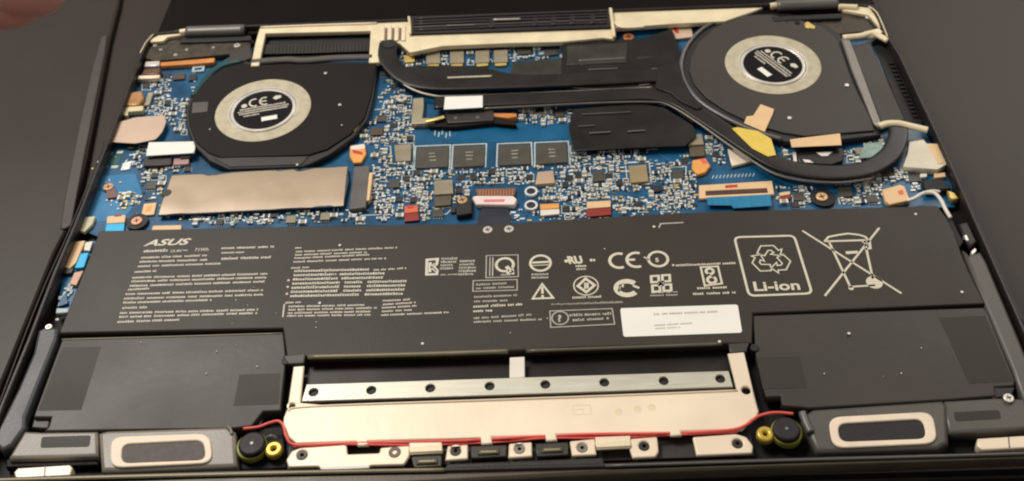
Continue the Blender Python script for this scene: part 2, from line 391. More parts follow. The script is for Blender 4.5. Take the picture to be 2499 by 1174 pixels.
# larger components: (corner points, material, height)
def comp(name, q, m, h=0.0012, **k):
    occ(q); return on_board(name, q, m, h, **k)
big = [('inductor', [(962, 354), (1004, 351), (1002, 392), (966, 394)], M_ind, .0018),
       ('inductor', [(1059, 441), (1104, 438), (1106, 472), (1060, 475)], M_ind, .0022),
       ('inductor', [(1060, 477), (1102, 475), (1100, 500), (1060, 503)], mat('inductor_brown', (92, 80, 58), 0.5, var=.15), .0014),
       ('inductor', [(1312, 420), (1350, 416), (1354, 446), (1306, 450)], mat('inductor_pink', (196, 166, 138), 0.5, var=.08), .002),
       ('inductor', [(1534, 405), (1577, 401), (1583, 442), (1539, 446)], mat('inductor_tan', (158, 138, 100), 0.5, var=.1), .002),
       ('inductor', [(1678, 328), (1713, 327), (1718, 352), (1681, 354)], M_ind, .0022),
       ('inductor', [(1682, 357), (1719, 355), (1720, 380), (1684, 382)], mat('inductor_brown', (92, 80, 58)), .0014),
       ('chip', [(1446, 418), (1474, 415), (1475, 440), (1448, 443)], M_chip, .0012),
       ('chip', [(1640, 415), (1668, 412), (1668, 436), (1642, 438)], M_chip, .001),
       ('chip', [(906, 312), (936, 310), (934, 328), (902, 330)], mat('chip_brown', (84, 66, 54), .45), .001),
       ('chip', [(1262, 117), (1297, 114), (1297, 130), (1262, 133)], M_chip, .001),
       ('chip', [(1330, 120), (1360, 116), (1362, 132), (1332, 136)], M_chip, .001),
       ('chip', [(424, 179), (452, 177), (450, 192), (422, 194)], mat('chip_brown', (84, 66, 54)), .001),
       ('chip', [(462, 183), (480, 182), (478, 195), (460, 196)], M_chipd, .001),
       ('chip', [(1590, 452), (1612, 450), (1613, 466), (1591, 468)], M_chipd, .001),
       ('chip', [(2045, 458), (2078, 455), (2082, 478), (2048, 480)], M_chip, .001),
       ('chip', [(950, 440), (976, 438), (975, 456), (948, 458)], M_chip, .001),
       ('chip', [(1100, 505), (1112, 504), (1112, 518), (1100, 519)], M_chipd, .001),
       ('chip', [(1354, 268), (1376, 266), (1377, 284), (1355, 286)], M_chip, .001)]
for n_, q, m, h in big: comp(n_, q, m, h, rc=0.0002)
# power stage row at the top
for i, x in enumerate((1040, 1098, 1160, 1205)):
    q = [(x, 126 - i), (x + 34, 124 - i), (x + 34, 154 - i), (x, 156 - i)]
    comp('power_coil', q, M_ind, .0016, rc=.0003)
    on_board('brass_foot', [(x + 3, 157 - i), (x + 31, 156 - i), (x + 31, 162 - i), (x + 3, 163 - i)], M_gold, .0012)
    comp('chip', [(x + 5, 108 - i), (x + 26, 107 - i), (x + 26, 119 - i), (x + 5, 120 - i)], M_chipd, .001)
on_board('brass_foot', [(985, 136), (1010, 134), (1012, 150), (987, 152)], M_gold, .0014)
# gold/green pads by the side
for q in ([(258, 371), (276, 370), (272, 377), (256, 378)], [(286, 369), (302, 368), (299, 374), (284, 375)], [(243, 406), (262, 405), (258, 411), (241, 412)], [(272, 404), (290, 403), (286, 410), (270, 411)]):
    on_board('solder_pad', q, mat('green_white_pad', (200, 214, 176), .5), .0003, .00005)
on_board('green_patch', [(255, 382), (296, 378), (290, 400), (248, 402)], mat('green_mask', (18, 84, 88), .4, var=.15), .0002, .00002)
for q in ([(300, 398), (322, 392), (316, 412), (294, 416)], ): on_board('solder_pad', q, M_silver2, .0006)
# screws and standoffs on the board
def screw(px, py, z, r, m=M_silver, parent=lap, base=None, name='screw', label=None):
    s = disc(name, parent, px, py, z, r, 0.0010, m, bev=0.0003, n=20, label=label)
    w = r * 0.55; c = P(px, py, z + 0.00004); v = []
    pr = Print(z + 0.00005)
    for a in (0.3, 0.3 + math.pi / 2):
        d = Vector((math.cos(a), math.sin(a))) * w
        pr.line([(c.x - d.x, c.y - d.y), (c.x + d.x, c.y + d.y)], r * 0.22, world=True)
    pr.build('screw_recess', s if parent is lap else parent, M_chipd)
    return s
on_board('standoff', [(1112, 482), (1150, 478), (1152, 520), (1114, 525)], M_rubber, .003, .0004)
screw(1128, 487, ZB + .0033, .0022, mat('screw_gold', (222, 180, 130), .35, .5))
disc('standoff', mb, 335, 540, ZB + .0016, .0045, .0016, M_rubber); screw(333, 538, ZB + .0022, .0024, mat('screw_pink', (226, 160, 130), .35, .4))
disc('standoff', mb, 2008, 481, ZB + .0012, .0052, .0012, M_rubber); screw(2006, 479, ZB + .0018, .0025, mat('screw_gold', (222, 180, 130)))
screw(1534, 89, ZB + .0025, .0028, M_copper); screw(264, 455, ZB + .0016, .0023, mat('screw_tan', (206, 156, 118), .4, .3)); 
on_board('solder_pad', [(258, 466), (280, 458), (288, 480), (262, 484)], mat('pad_brown', (120, 84, 74), .5), .0012)
screw(980, 238, ZB + .0022, .0026, M_silver); screw(323, 352, ZB + .0012, .003, M_chipd)
for x, y in ((1296, 466), (1296, 500)):
    d_ = disc('round_contact', mb, x, y, ZB + .0014, .0028, .0014, M_silver2, hole=.0019); disc('contact_core', mb, x, y, ZB + .001, .0019, .001, M_chipd)
    occ([(x - 16, y - 14), (x + 16, y + 14)])

# connectors
on_board('connector', [(1152, 481), (1160, 477), (1252, 477), (1262, 486), (1256, 500), (1162, 499)], M_pinkw, .0026, .0005, rc=.0008); occ([(1150, 455), (1265, 502)])
on_board('pink_dab', [(1180, 487), (1232, 486), (1230, 492), (1182, 493)], mat('pink_mark', (234, 130, 130), .5), .00268, .00001)
on_board('pin_housing', [(1160, 461), (1258, 458), (1256, 476), (1166, 478)], mat('housing_brown', (130, 92, 66), .5), .0018)
for i in range(12):
    x = 1170 + i * 7.2; on_board('contact_pin', [(x, 463), (x + 3, 463), (x + 3, 476), (x, 476)], mat('pin_copper', (196, 130, 96), .4, .3), .0022, .00004)
on_board('black_cable', [(1175, 504), (1240, 500), (1250, 548), (1160, 550)], mat('cable_violet', (36, 38, 50), .4), .0010, .0004)
# zif connector with blue ribbon
on_board('zif_connector', [(1706, 452), (1884, 441), (1890, 474), (1706, 484)], M_peach, .0016, .0002, holes=([(1722, 466), (1872, 458), (1875, 470), (1722, 477)],)); occ([(1700, 436), (1892, 512)], 0)
on_board('zif_latch', [(1718, 463), (1876, 455), (1878, 468), (1718, 476)], mat('latch_brown', (82, 52, 44), .4), .0012, .0002)
on_board('red_mark', [(1770, 452), (1800, 450), (1800, 457), (1770, 459)], M_red, .00166, .00001)
plate('ribbon_cable', mb, [(1724, 482), (1880, 474), (1884, 502), (1790, 508), (1784, 501), (1728, 500)], ZB + .002, .0004, M_ribbon, .0001)
# little ribbon connectors along the battery edge
def ribbon_conn(q, mtop, mbot, name='ribbon_connector'):
    (a, b, c, d) = q; mid1 = ((a[0] * .55 + d[0] * .45), (a[1] * .55 + d[1] * .45)); mid2 = ((b[0] * .55 + c[0] * .45), (b[1] * .55 + c[1] * .45))
    on_board(name, [a, b, mid2, mid1], mtop, .0016, .0002); on_board('ribbon_end', [mid1, mid2, c, d], mbot, .0012, .0002); occ(q)
ribbon_conn([(1432, 492), (1490, 489), (1491, 524), (1432, 528)], M_peach, M_redcbl)
ribbon_conn([(987, 503), (1019, 500), (1023, 537), (987, 540)], mat('orange_red', (226, 110, 66), .5), M_redcbl)
ribbon_conn([(1318, 498), (1364, 496), (1366, 522), (1319, 526)], M_orange, M_white)
ribbon_conn([(262, 528), (306, 524), (302, 566), (256, 566)], M_peach, M_blue2)
on_board('red_dab', [(992, 502), (1010, 500), (1010, 508), (994, 509)], M_red, .00166, .00001)
on_board('red_dab', [(278, 524), (296, 522), (296, 527), (280, 529)], M_redcbl, .00166, .00001)
ribbon_conn([(1902, 470), (1928, 466), (1930, 484), (1904, 487)], M_peach, M_redcbl)
# painted antenna / sensor blobs
comp('orange_sticker', [(854, 357), (890, 351), (894, 374), (882, 396), (862, 397), (853, 380)], M_orange, .0018, bev=.0004)
on_board('white_end', [(856, 356), (889, 351), (891, 362), (857, 366)], M_white, .00186, .00001)
on_board('red_dab', [(858, 364), (884, 371), (886, 378), (862, 373)], M_red, .00190, .00001)
comp('orange_sticker', [(1690, 391), (1722, 385), (1734, 404), (1722, 420), (1702, 426), (1688, 410)], M_orange, .0018, bev=.0004)
on_board('red_dab', [(1706, 388), (1720, 386), (1728, 398), (1716, 400)], mat('coral', (238, 110, 90), .5), .00186, .00001)
comp('orange_pad', [(351, 497), (382, 494), (376, 523), (344, 526)], M_peach, .001, bev=.0002)
on_board('amber_dot', [(358, 503), (372, 501), (368, 515), (354, 517)], M_orange, .00106, .00001)
comp('label_strip', [(374, 551), (442, 549), (442, 560), (370, 561)], M_peach, .0012)
comp('white_block', [(192, 531), (232, 527), (226, 546), (206, 566), (188, 561)], mat('cream_block', (214, 206, 170), .5), .0018, bev=.0003)
# top small sticker with red arrow
comp('cream_sticker', [(1626, 58), (1684, 54), (1692, 90), (1642, 95)], M_pink, .0016, bev=.0002)
on_board('red_arrow', [(1640, 64), (1650, 62), (1658, 80), (1650, 82), (1644, 74)], M_red, .00166, .00001)
# ports at the side edge
comp('port_shell', [(352, 168), (392, 166), (388, 180), (345, 182)], mat('port_brown', (120, 84, 66), .35, .4, var=.3, scale=200), .0035, bev=.0004)
comp('port_shell', [(355, 150), (390, 148), (388, 160), (352, 162)], M_silver, .003, bev=.0004)
comp('port_shell', [(338, 184), (390, 182), (388, 190), (334, 192)], M_cream, .003, bev=.0004)
comp('gold_port', [(312, 226), (346, 220), (352, 236), (340, 256), (304, 258)], mat('port_gold', (176, 130, 86), .4, .5, var=.2, scale=200), .0038, bev=.0008)
comp('port_contact', [(302, 260), (350, 258), (348, 270), (312, 272), (312, 282), (300, 280)], mat('contact_cream', (236, 222, 176), .4), .003, bev=.0003)
comp('tan_bar', [(362, 226), (374, 225), (364, 256), (350, 257)], M_cap, .0016)
comp('orange_cable', [(392, 152), (524, 141), (522, 152), (392, 161)], M_kapton, .0026, bev=.0003)
comp('white_socket', [(470, 163), (500, 160), (497, 173), (468, 175)], M_silk, .001)
on_board('socket_core', [(475, 166), (494, 164), (492, 170), (474, 172)], M_pcb, .00106, .00001)
comp('memory_slot', [(1416, 102), (1420, 101), (1421, 103), (1417, 104)], M_chip, .0005)
# frame around audio area
comp('black_box', [(354, 382), (420, 378), (418, 402), (350, 405)], M_chipd, .0022, bev=.0003)
comp('pink_box', [(424, 386), (462, 383), (460, 400), (422, 402)], mat('box_pink', (178, 140, 132), .45), .0018, bev=.0003)
comp('black_box', [(438, 378), (465, 376), (466, 384), (440, 386)], M_rubber, .0026, bev=.0003)
# bracket + springs under the pipes
comp('spring_bracket', [(1008, 240), (1034, 238), (1034, 262), (1030, 288), (1060, 288), (1060, 300), (1004, 302)], mat('bracket_alloy', (176, 166, 138), .4, .4), .003, bev=.0003)
tube('leaf_spring', mb, [(1038, 296, .0140), (1062, 291, .0146), (1084, 285, .0148)], .0011, M_gold, 8, .3)
on_board('black_clamp', [(1040, 296), (1085, 278), (1204, 268), (1210, 288), (1255, 298), (1262, 306), (1200, 300), (1110, 310), (1048, 308)], M_fan, .0024, .0003)
on_board('clamp_block', [(1088, 272), (1204, 266), (1206, 294), (1092, 300)], mat('clamp_brown', (52, 44, 42), .45), .0034, .0004)
screw(1112, 287, ZB + .0036, .0009, M_greyal, mb); screw(1166, 285, ZB + .0036, .0009, M_greyal, mb)
on_board('copper_spring', [(1204, 276), (1260, 276), (1262, 284), (1240, 288), (1206, 283)], M_kapton, .003, .0003)
# right-hand side plates, tapes
comp('white_plate', [(2218, 346), (2254, 340), (2262, 350), (2296, 350), (2312, 400), (2288, 414), (2204, 406), (2216, 372)], mat('plate_white', (222, 212, 190), .5, .1), .0034, bev=.0003)
on_board('tan_tape', [(2264, 352), (2288, 352), (2304, 398), (2290, 400)], M_peach, .0036, .0001)
comp('port_pins', [(2246, 424), (2262, 423), (2262, 431), (2246, 432)], M_white, .0016); comp('port_pins', [(2280, 422), (2306, 421), (2308, 431), (2280, 433)], M_peach, .0016)
comp('audio_jack', [(2250, 440), (2300, 436), (2322, 460), (2262, 466)], M_rubber, .0032, bev=.0005)
comp('wire_socket', [(2154, 462), (2196, 450), (2208, 454), (2222, 488), (2170, 499), (2160, 488)], M_peach, .0026, bev=.0004)
on_board('red_dab', [(2190, 466), (2203, 463), (2206, 474), (2196, 476)], mat('coral', (238, 110, 90)), .00266, .00001)
comp('yellow_contact', [(2312, 464), (2330, 470), (2340, 484), (2322, 486)], M_gold, .003, bev=.0004)

# small surface parts
white_m = M_silver2
def smd_mesh(name, L_, W_, H_, mb_, me_):
    v = []; f = []; mi = []
    for x0, x1, h, k in ((-L_/2, -L_*.28, H_*1.05, 1), (-L_*.28, L_*.28, H_, 0), (L_*.28, L_/2, H_*1.05, 1)):
        w = W_ / 2 * (1.03 if k else 1); b = len(v)
        v += [(x0, -w, 0), (x1, -w, 0), (x1, w, 0), (x0, w, 0), (x0, -w, h), (x1, -w, h), (x1, w, h), (x0, w, h)]
        for q in ((4, 5, 6, 7), (0, 1, 5, 4), (1, 2, 6, 5), (2, 3, 7, 6), (3, 0, 4, 7)): f.append(tuple(b + i for i in q)); mi.append(k)
    me = bpy.data.meshes.new(name); me.from_pydata(v, [], f); me.materials.append(mb_); me.materials.append(me_)
    me.polygons.foreach_set('material_index', mi); return me
def ic_mesh(name, s, H_, m1, m2):
    v = []; f = []; mi = []
    def bx(x0, y0, x1, y1, h, k):
        b = len(v); v.extend([(x0, y0, 0), (x1, y0, 0), (x1, y1, 0), (x0, y1, 0), (x0, y0, h), (x1, y0, h), (x1, y1, h), (x0, y1, h)])
        for q in ((4, 5, 6, 7), (0, 1, 5, 4), (1, 2, 6, 5), (2, 3, 7, 6), (3, 0, 4, 7)): f.append(tuple(b + i for i in q)); mi.append(k)
    bx(-s/2, -s/2, s/2, s/2, H_, 0)
    for i in range(4):
        t = -s/2 + s * (i + .3) / 4
        bx(t, -s*.62, t + s*.12, -s*.5, H_*.3, 1); bx(t, s*.5, t + s*.12, s*.62, H_*.3, 1)
    me = bpy.data.meshes.new(name); me.from_pydata(v, [], f); me.materials.append(m1); me.materials.append(m2)
    me.polygons.foreach_set('material_index', mi); return me
kinds = [('capacitor', smd_mesh('capacitor', .0021, .0012, .0009, M_cap, white_m), 11, 7), ('capacitor', smd_mesh('capacitor_large', .0034, .0021, .0013, M_cap, white_m), 17, 11),
         ('resistor', smd_mesh('resistor', .0022, .0013, .0006, M_res, white_m), 11, 7), ('chip', ic_mesh('small_chip', .0030, .0007, M_chipd, white_m), 17, 14),
         ('diode', smd_mesh('diode', .0030, .0018, .0009, M_chipd, white_m), 15, 10),
         ('inductor', ic_mesh('small_inductor', .0040, .0014, M_ind, white_m), 22, 18), ('chip', ic_mesh('wide_chip', .0044, .0009, M_chip, white_m), 24, 20)]
areas = [  # polygon (px), weight
    ([(880, 330), (960, 235), (1010, 240), (1005, 350), (960, 350), (880, 352)], 58),
    ([(915, 352), (1015, 412), (1290, 410), (1300, 450), (1160, 455), (1150, 478), (1100, 500), (1060, 538), (925, 540), (905, 470)], 150),
    ([(1392, 372), (1600, 366), (1690, 385), (1700, 440), (1700, 505), (1390, 530), (1300, 520), (1290, 410), (1390, 400)], 190),
    ([(960, 112), (1370, 104), (1370, 142), (1240, 150), (1000, 165)], 60),
    ([(370, 200), (440, 170), (480, 170), (470, 240), (450, 330), (405, 300), (400, 285), (360, 285), (350, 215)], 46),
    ([(320, 375), (350, 360), (360, 410), (470, 402), (460, 420), (400, 425), (395, 470), (350, 450), (330, 420)], 34),
    ([(390, 528), (880, 510), (900, 545), (480, 552)], 34),
    ([(2030, 452), (2200, 410), (2240, 440), (2250, 470), (2150, 455), (2150, 498), (2060, 500)], 60),
    ([(2060, 372), (2130, 345), (2160, 350), (2130, 385), (2070, 400)], 16),
    ([(1880, 360), (1930, 350), (1945, 395), (1900, 400)], 4),
    ([(1720, 330), (1760, 350), (1775, 400), (1735, 400), (1722, 380)], 10),
    ([(1262, 270), (1352, 262), (1392, 270), (1395, 300), (1340, 305), (1265, 300)], 26),
    ([(1895, 458), (1990, 462), (1990, 500), (1896, 505)], 12),
    ([(290, 470), (345, 480), (345, 500), (300, 505)], 8),
    ([(928, 165), (1000, 228), (965, 240), (925, 250)], 8),
]
def inside(x, y, poly):
    r = False; j = len(poly) - 1
    for i in range(len(poly)):
        xi, yi = poly[i]; xj, yj = poly[j]
        if (yi > y) != (yj > y) and x < (xj - xi) * (y - yi) / (yj - yi) + xi: r = not r
        j = i
    return r
placed = []
for poly, n in areas:
    xs = [p[0] for p in poly]; ys = [p[1] for p in poly]; got = 0
    for _ in range(n * 14):
        if got >= n: break
        x = random.uniform(min(xs), max(xs)); y = random.uniform(min(ys), max(ys))
        if not inside(x, y, poly): continue
        nm, me, w, h = kinds[random.choices(range(7), (34, 15, 18, 12, 12, 5, 4))[0]]
        rot = random.choice((0, math.pi / 2, 0, math.pi / 2, math.pi / 4 if random.random() < .1 else 0))
        if rot: w, h = h + 2, w - 2
        bb = (x - w / 2, y - h / 2, x + w / 2, y + h / 2)
        if any(bb[0] < o[2] and bb[2] > o[0] and bb[1] < o[3] and bb[3] > o[1] for o in occupied): continue
        if random.random() < .16: silk.line([(bb[0] - 2, bb[1] - 2), (bb[2] + 2, bb[1] - 2), (bb[2] + 2, bb[3] + 2), (bb[0] - 2, bb[3] + 2)], .0004, True)
        occupied.append(bb); got += 1; placed.append((x, y, nm, me, rot))
placed.sort(key=lambda p: -p[1])
big_first = sorted(placed, key=lambda p: -len(p[3].vertices) if 'large' in p[3].name or 'chip' in p[3].name or 'diode' in p[3].name else 0)
cnt = {}
rest = []
for x, y, nm, me, rot in placed:
    if len(placed) and cnt.get('all', 0) >= 620: rest.append((x, y, me, rot)); continue
    cnt['all'] = cnt.get('all', 0) + 1
    cnt[nm] = cnt.get(nm, 0) + 1
    if cnt[nm] > 280: rest.append((x, y, me, rot)); continue
    o = link(nm, me, mb, P(x, y, ZB)); o.rotation_euler.z = rot
# pads, vias and solder dots: too small to pick apart
bm = bmesh.new()
def bmbox(x, y, sx, sy, h, k):
    c = P(x, y, ZB)
    vs = [bm.verts.new((c.x + a * sx, c.y + b * sy, ZB + hh)) for hh in (0, h) for a, b in ((-.5, -.5), (.5, -.5), (.5, .5), (-.5, .5))]
    for q in ((4, 5, 6, 7), (0, 1, 5, 4), (1, 2, 6, 5), (2, 3, 7, 6), (3, 0, 4, 7)):
        f = bm.faces.new([vs[i] for i in q]); f.material_index = k
for poly, n in areas + [([(230, 380), (400, 350), (400, 520), (300, 540), (210, 540)], 20), ([(480, 380), (700, 410), (560, 420), (480, 400)], 4), ([(1240, 505), (1700, 500), (1700, 530), (1240, 548)], 40)]:
    xs = [p[0] for p in poly]; ys = [p[1] for p in poly]
    for _ in range(int(n * 4.5)):
        x = random.uniform(min(xs), max(xs)); y = random.uniform(min(ys), max(ys))
        if not inside(x, y, poly): continue
        if any(o[0] < x < o[2] and o[1] < y < o[3] for o in occupied): continue
        s = random.uniform(.0004, .0010)
        bmbox(x, y, s * random.choice((1, 1, 2.2)), s, random.uniform(.0002, .0006), random.choice((0, 0, 0, 0, 1, 2, 3)))
me = bpy.data.meshes.new('solder_dots'); 
for v in bm.verts: v.co -= Vector((0, 0, ZB))
bm.to_mesh(me); bm.free()
for m in (white_m, M_cap, M_gold, M_res): me.materials.append(m)
link('solder_dots', me, mb, Vector((0, 0, ZB)), kind='stuff')
if rest:
    bm = bmesh.new()
    for x, y, me_, rot in rest:
        n0 = len(bm.verts); bm.from_mesh(me_); bm.verts.ensure_lookup_table(); c = P(x, y, ZB)
        for v in bm.verts[n0:]:
            a, b = v.co.x, v.co.y; ca, sa = math.cos(rot), math.sin(rot)
            v.co.x = a * ca - b * sa + c.x; v.co.y = a * sa + b * ca + c.y
    me = bpy.data.meshes.new('small_components'); bm.to_mesh(me); bm.free()
    for m in (M_cap, white_m): me.materials.append(m)
    link('small_components', me, mb, Vector((0, 0, ZB)), kind='stuff')
# copper traces under the mask
tr = Print(ZB + .00012)
for poly, n in areas + [([(230, 380), (400, 350), (400, 520), (300, 540), (210, 540)], 30), ([(1060, 318), (1390, 300), (1390, 345), (1060, 352)], 12)]:
    xs = [p[0] for p in poly]; ys = [p[1] for p in poly]
    for _ in range(max(3, n // 5)):
        x = random.uniform(min(xs), max(xs)); y = random.uniform(min(ys), max(ys))
        if not inside(x, y, poly): continue
        pts = [(x, y)]; dx, dy = random.choice(((1, 0), (0, 1), (-1, 0), (.7, .7)))
        for k in range(3):
            l = random.uniform(8, 34); x += dx * l; y += dy * l * .6; pts.append((x, y)); dx, dy = random.choice(((dy, dx), (.7, .7), (.7, -.7)))
        if all(inside(a, b, poly) for a, b in pts):
            for k in range(random.randint(1, 4)): tr.line([(a + k * 3.2, b + k * 2.4) for a, b in pts], .00028)
tr.build('copper_traces', mb, mat('trace_blue', (62, 128, 164), .35, var=.2), kind='stuff')
# silk marks
for x, y in ((1062, 318), (1072, 322), (1080, 316), (1090, 324), (1098, 320)):
    silk.line([(x, y), (x + random.uniform(-4, 6), y + 12)], .0005)
silk.line([(913, 268), (935, 266), (938, 248), (948, 244)], .0006)
for a in range(20):
    x = 500 + a * 6.5; y = 540 - a * .4
    silk.line([(x, y + random.uniform(-7, 0)), (x + random.uniform(-5, 6), y + random.uniform(3, 9))], .0004)
silk.line([(628, 530), (630, 546), (640, 545), (641, 529)], .0006)
silk.line([(862, 515), (900, 513)], .0005); silk.line([(880, 527), (882, 545)], .0006); silk.line([(938, 524), (936, 540)], .0006); silk.line([(880, 526), (940, 523)], .0005)
for a in range(14): silk.line([(1576 + a * 9, 512 - a * .3), (1579 + a * 9, 512 - a * .3)], .0008)
for a in range(12): silk.line([(1738 + a * 9, 436 - a * .5), (1742 + a * 9, 428 - a * .5)], .0004)
silk.line([(1440, 470), (1436, 455), (1446, 452), (1500, 448)], .0005)
for a in range(8): silk.line([(1452 + a * 6, 456), (1452 + a * 6, 470)], .0004)
for a in range(7): silk.line([(2046 + a * 9, 484 - a * .3), (2050 + a * 9, 499 - a * .3)], .0006)
silk.line([(1620, 470), (1668, 466)], .0005); silk.line([(1290, 278), (1300, 270)], .0005)
silk.line([(1392, 355), (1392, 410)], .0005); silk.line([(1440, 372), (1512, 368)], .0007); silk.line([(1556, 366), (1604, 364)], .0007)
silk.line([(475, 260), (470, 300), (474, 360)], .0006)
for q in ([(1440, 412), (1480, 409), (1481, 447), (1441, 450)], [(1634, 409), (1674, 406), (1675, 441), (1636, 444)], [(1256, 112), (1303, 108), (1304, 136), (1256, 139)], [(1526, 399), (1584, 395), (1590, 448), (1532, 452)],
          [(1400, 428), (1424, 426), (1425, 446), (1401, 448)], [(1066, 508), (1106, 506), (1090, 522), (1068, 524)], [(1180, 426), (1228, 424), (1229, 446), (1181, 448)], [(952, 346), (1010, 343), (1010, 398), (956, 400)]):
    silk.line(q, .0005, True)
silk.build('silkscreen', mb, M_silk, kind='stuff')

# -------- solid state drive
ssd = plate('solid_state_drive', lap, [(416, 427), (848, 405), (851, 440), (838, 503), (386, 526), (396, 478)], .0132, .0008, mat('drive_board', (36, 70, 84), .4), .0001)
vs = []; fs = []; nx, ny = 26, 8
q00, q10, q01, q11 = P(387, 523, .0135), P(838, 501, .0135), P(420, 428, .0135), P(848, 406, .0135)
for j in range(ny + 1):
    for i in range(nx + 1):
        u, v = i / nx, j / ny
        p = (q00 * (1 - u) + q10 * u) * (1 - v) + (q01 * (1 - u) + q11 * u) * v
        p.z = .0136 + .00045 * noise.noise(Vector((u * 5.0, v * 1.6, 3))) + .0002 * noise.noise(Vector((u * 14, v * 5, 9))) - .0003 * (abs(v - .5) * 2) ** 6
        vs.append(p)
for j in range(ny):
    for i in range(nx): a = j * (nx + 1) + i; fs.append((a, a + 1, a + nx + 2, a + nx + 1))
mesh_from('foil_label', vs, fs, M_ssd, ssd, smooth=True)
screw(406, 470, .0140, .0022, M_chipd)
plate('drive_socket', lap, [(864, 406), (902, 404), (893, 506), (852, 510)], .0135, .0027, mat('socket_grey', (98, 92, 88), .4, var=.15, scale=100), .0003)
plate('drive_socket_pins', lap, [(901, 421), (909, 420), (902, 488), (894, 489)], .0138, .003, M_peach, .0002)
# tapes on the side
plate('tape_patch', lap, [(276, 302), (330, 286), (400, 281), (406, 296), (396, 322), (380, 340), (330, 350), (264, 346)], .0142, .0004, M_pink, .00018, sm=0, rc=.0012)
plate('tape_patch', lap, [(363, 347), (470, 345), (476, 362), (474, 373), (356, 380)], .0148, .0004, M_paper, .0002)
tube('tape_corner_roll', lap, [(470, 347, .0146), (474, 360, .0147), (472, 372, .0146)], .0005, M_paper, 8)
# side daughter board beside the battery
db = plate('side_board', lap, [(168, 592), (236, 588), (176, 754), (138, 762)], .0105, .0012, M_pcb_l, .0001)
plate('tape_piece', db, [(177, 590), (207, 587), (186, 640), (170, 655), (157, 652)], .0122, .0016, M_peach, .0002)
plate('tape_piece', db, [(197, 619), (216, 616), (205, 652), (182, 654)], .0126, .002, M_blue2, .0002)
plate('socket', db, [(208, 592), (226, 588), (219, 612), (204, 610)], .0118, .0012, M_white, .0002)
plate('tape_piece', db, [(181, 665), (203, 660), (186, 696), (170, 692)], .0122, .0016, mat('salmon', (222, 176, 150), .5), .0002)
plate('socket', db, [(155, 654), (180, 655), (174, 666), (156, 668)], .0122, .0016, M_chipd, .0002)
plate('blue_block', db, [(148, 728), (162, 712), (166, 740), (142, 748)], .0118, .0012, M_pcb, .0002)
for i in range(12):
    x = random.uniform(160, 184) - i * 1.5; y = 698 + i * 4.2
    c = P(x, y, .0105); box_w('solder_pad', db, c, .0022, .0010, .0112, .0007, M_silk, rot=random.choice((0, 1.57)))
plate('latch', lap, [(138, 752), (168, 752), (166, 762), (136, 764)], .0130, .002, M_silk, .0003)

# -------- upper metal frame
fr = plate('upper_frame', lap, [(636, 64), (920, 54), (996, 48), (1002, 79), (1490, 63), (1493, 24), (1600, 27), (1862, 18), (1768, 52), (1640, 58), (1500, 68), (1500, 96), (1470, 92), (1370, 102), (1240, 105), (1080, 112), (1000, 128), (975, 105), (930, 100), (925, 152), (900, 152), (905, 74), (648, 81), (632, 160), (612, 160), (622, 110), (630, 80)], .0158, .0026, M_cream2, .0003)
tube('vent_end_wall', lap, [(998, 42, .0172), (1000, 60, .0172), (1001, 84, .0168)], .0007, M_cream2, 8)
tube('vent_end_wall', lap, [(1490, 22, .0172), (1494, 50, .0172), (1499, 92, .0166)], .0009, M_cream2, 8)
for i in range(4):
    x = 930 + i * 17
    plate('frame_rib', fr, [(x, 62), (x + 8, 61), (x + 8, 98), (x - 2, 98)], .0166, .001, M_cream, .0002)
for i in range(3):
    x = 940 + i * 17
    plate('frame_slot', fr, [(x, 68), (x + 6, 68), (x + 5, 99), (x - 1, 99)], .01592, .0004, mat('slot_shade', (120, 104, 76), .7), .00005)
tube('frame_edge', fr, [(636, 67, .0161), (760, 62, .0161), (920, 57, .0161)], .0006, M_cream, 8)
tube('frame_edge', fr, [(1000, 82, .0161), (1250, 74, .0161), (1490, 65, .0161)], .0005, M_cream, 8)
tube('frame_edge', fr, [(1498, 52, .0162), (1510, 64, .0164), (1530, 68, .0164), (1572, 66, .0162)], .0007, M_cream, 8)
plate('corner_bracket', lap, [(372, 86), (398, 78), (450, 72), (452, 84), (410, 90), (398, 100), (366, 102)], .0160, .002, M_cream2, .0003)
plate('corner_bracket', lap, [(2056, 12), (2118, 14), (2134, 34), (2152, 66), (2146, 68), (2120, 36), (2056, 24)], .0160, .002, M_cream2, .0003)
plate('hinge_mount', lap, [(352, 106), (400, 92), (600, 88), (620, 100), (560, 132), (380, 148), (346, 140)], .0140, .004, M_brown, .0006)
plate('hinge_mount', lap, [(1990, 60), (2060, 26), (2120, 38), (2148, 68), (2120, 76), (2040, 84)], .0140, .004, M_brown, .0006)
for x, y, r in ((378, 109, .0011), (428, 133, .001), (455, 120, .0008), (520, 115, .0008), (578, 110, .0016), (392, 120, .0008)): screw(x, y, .0144, r)
for x, y, r in ((2119, 40, .0014), (1921, 56, .0008), (1946, 57, .0016)): screw(x, y, .0150, r)
plate('gold_foot', lap, [(1963, 56), (1972, 52), (1990, 64), (1988, 70), (1966, 66)], .0154, .002, M_gold, .0003)
# hinges
def hinge(x0, y0, x1, y1):
    h = tube('hinge', lap, [(x0, y0, .0165), ((x0 + x1) / 2, (y0 + y1) / 2, .0165), (x1, y1, .0165)], .0034, M_hinge, 20, .75)
    a = [(x0 - 16, y0 + 2, .0160), (x0 - 8, y0 + 1, .0160), (x0, y0, .0160)]
    tube('hinge_pin', lap, a, .0018, M_cream2, 12)
    return h
hinge(456, 78, 596, 73); hinge(1896, 14, 2044, 8)
tube('hinge_pin', lap, [(2046, 18, .016), (2070, 19, .016), (2092, 20, .016)], .0018, M_cream2, 12)
plate('hinge_recess', lap, [(440, 92), (612, 86), (614, 98), (440, 104)], .0152, .004, M_rubber, .0004)
plate('hinge_recess', lap, [(1884, 40), (2052, 32), (2054, 44), (1890, 50)], .0156, .004, M_rubber, .0004)
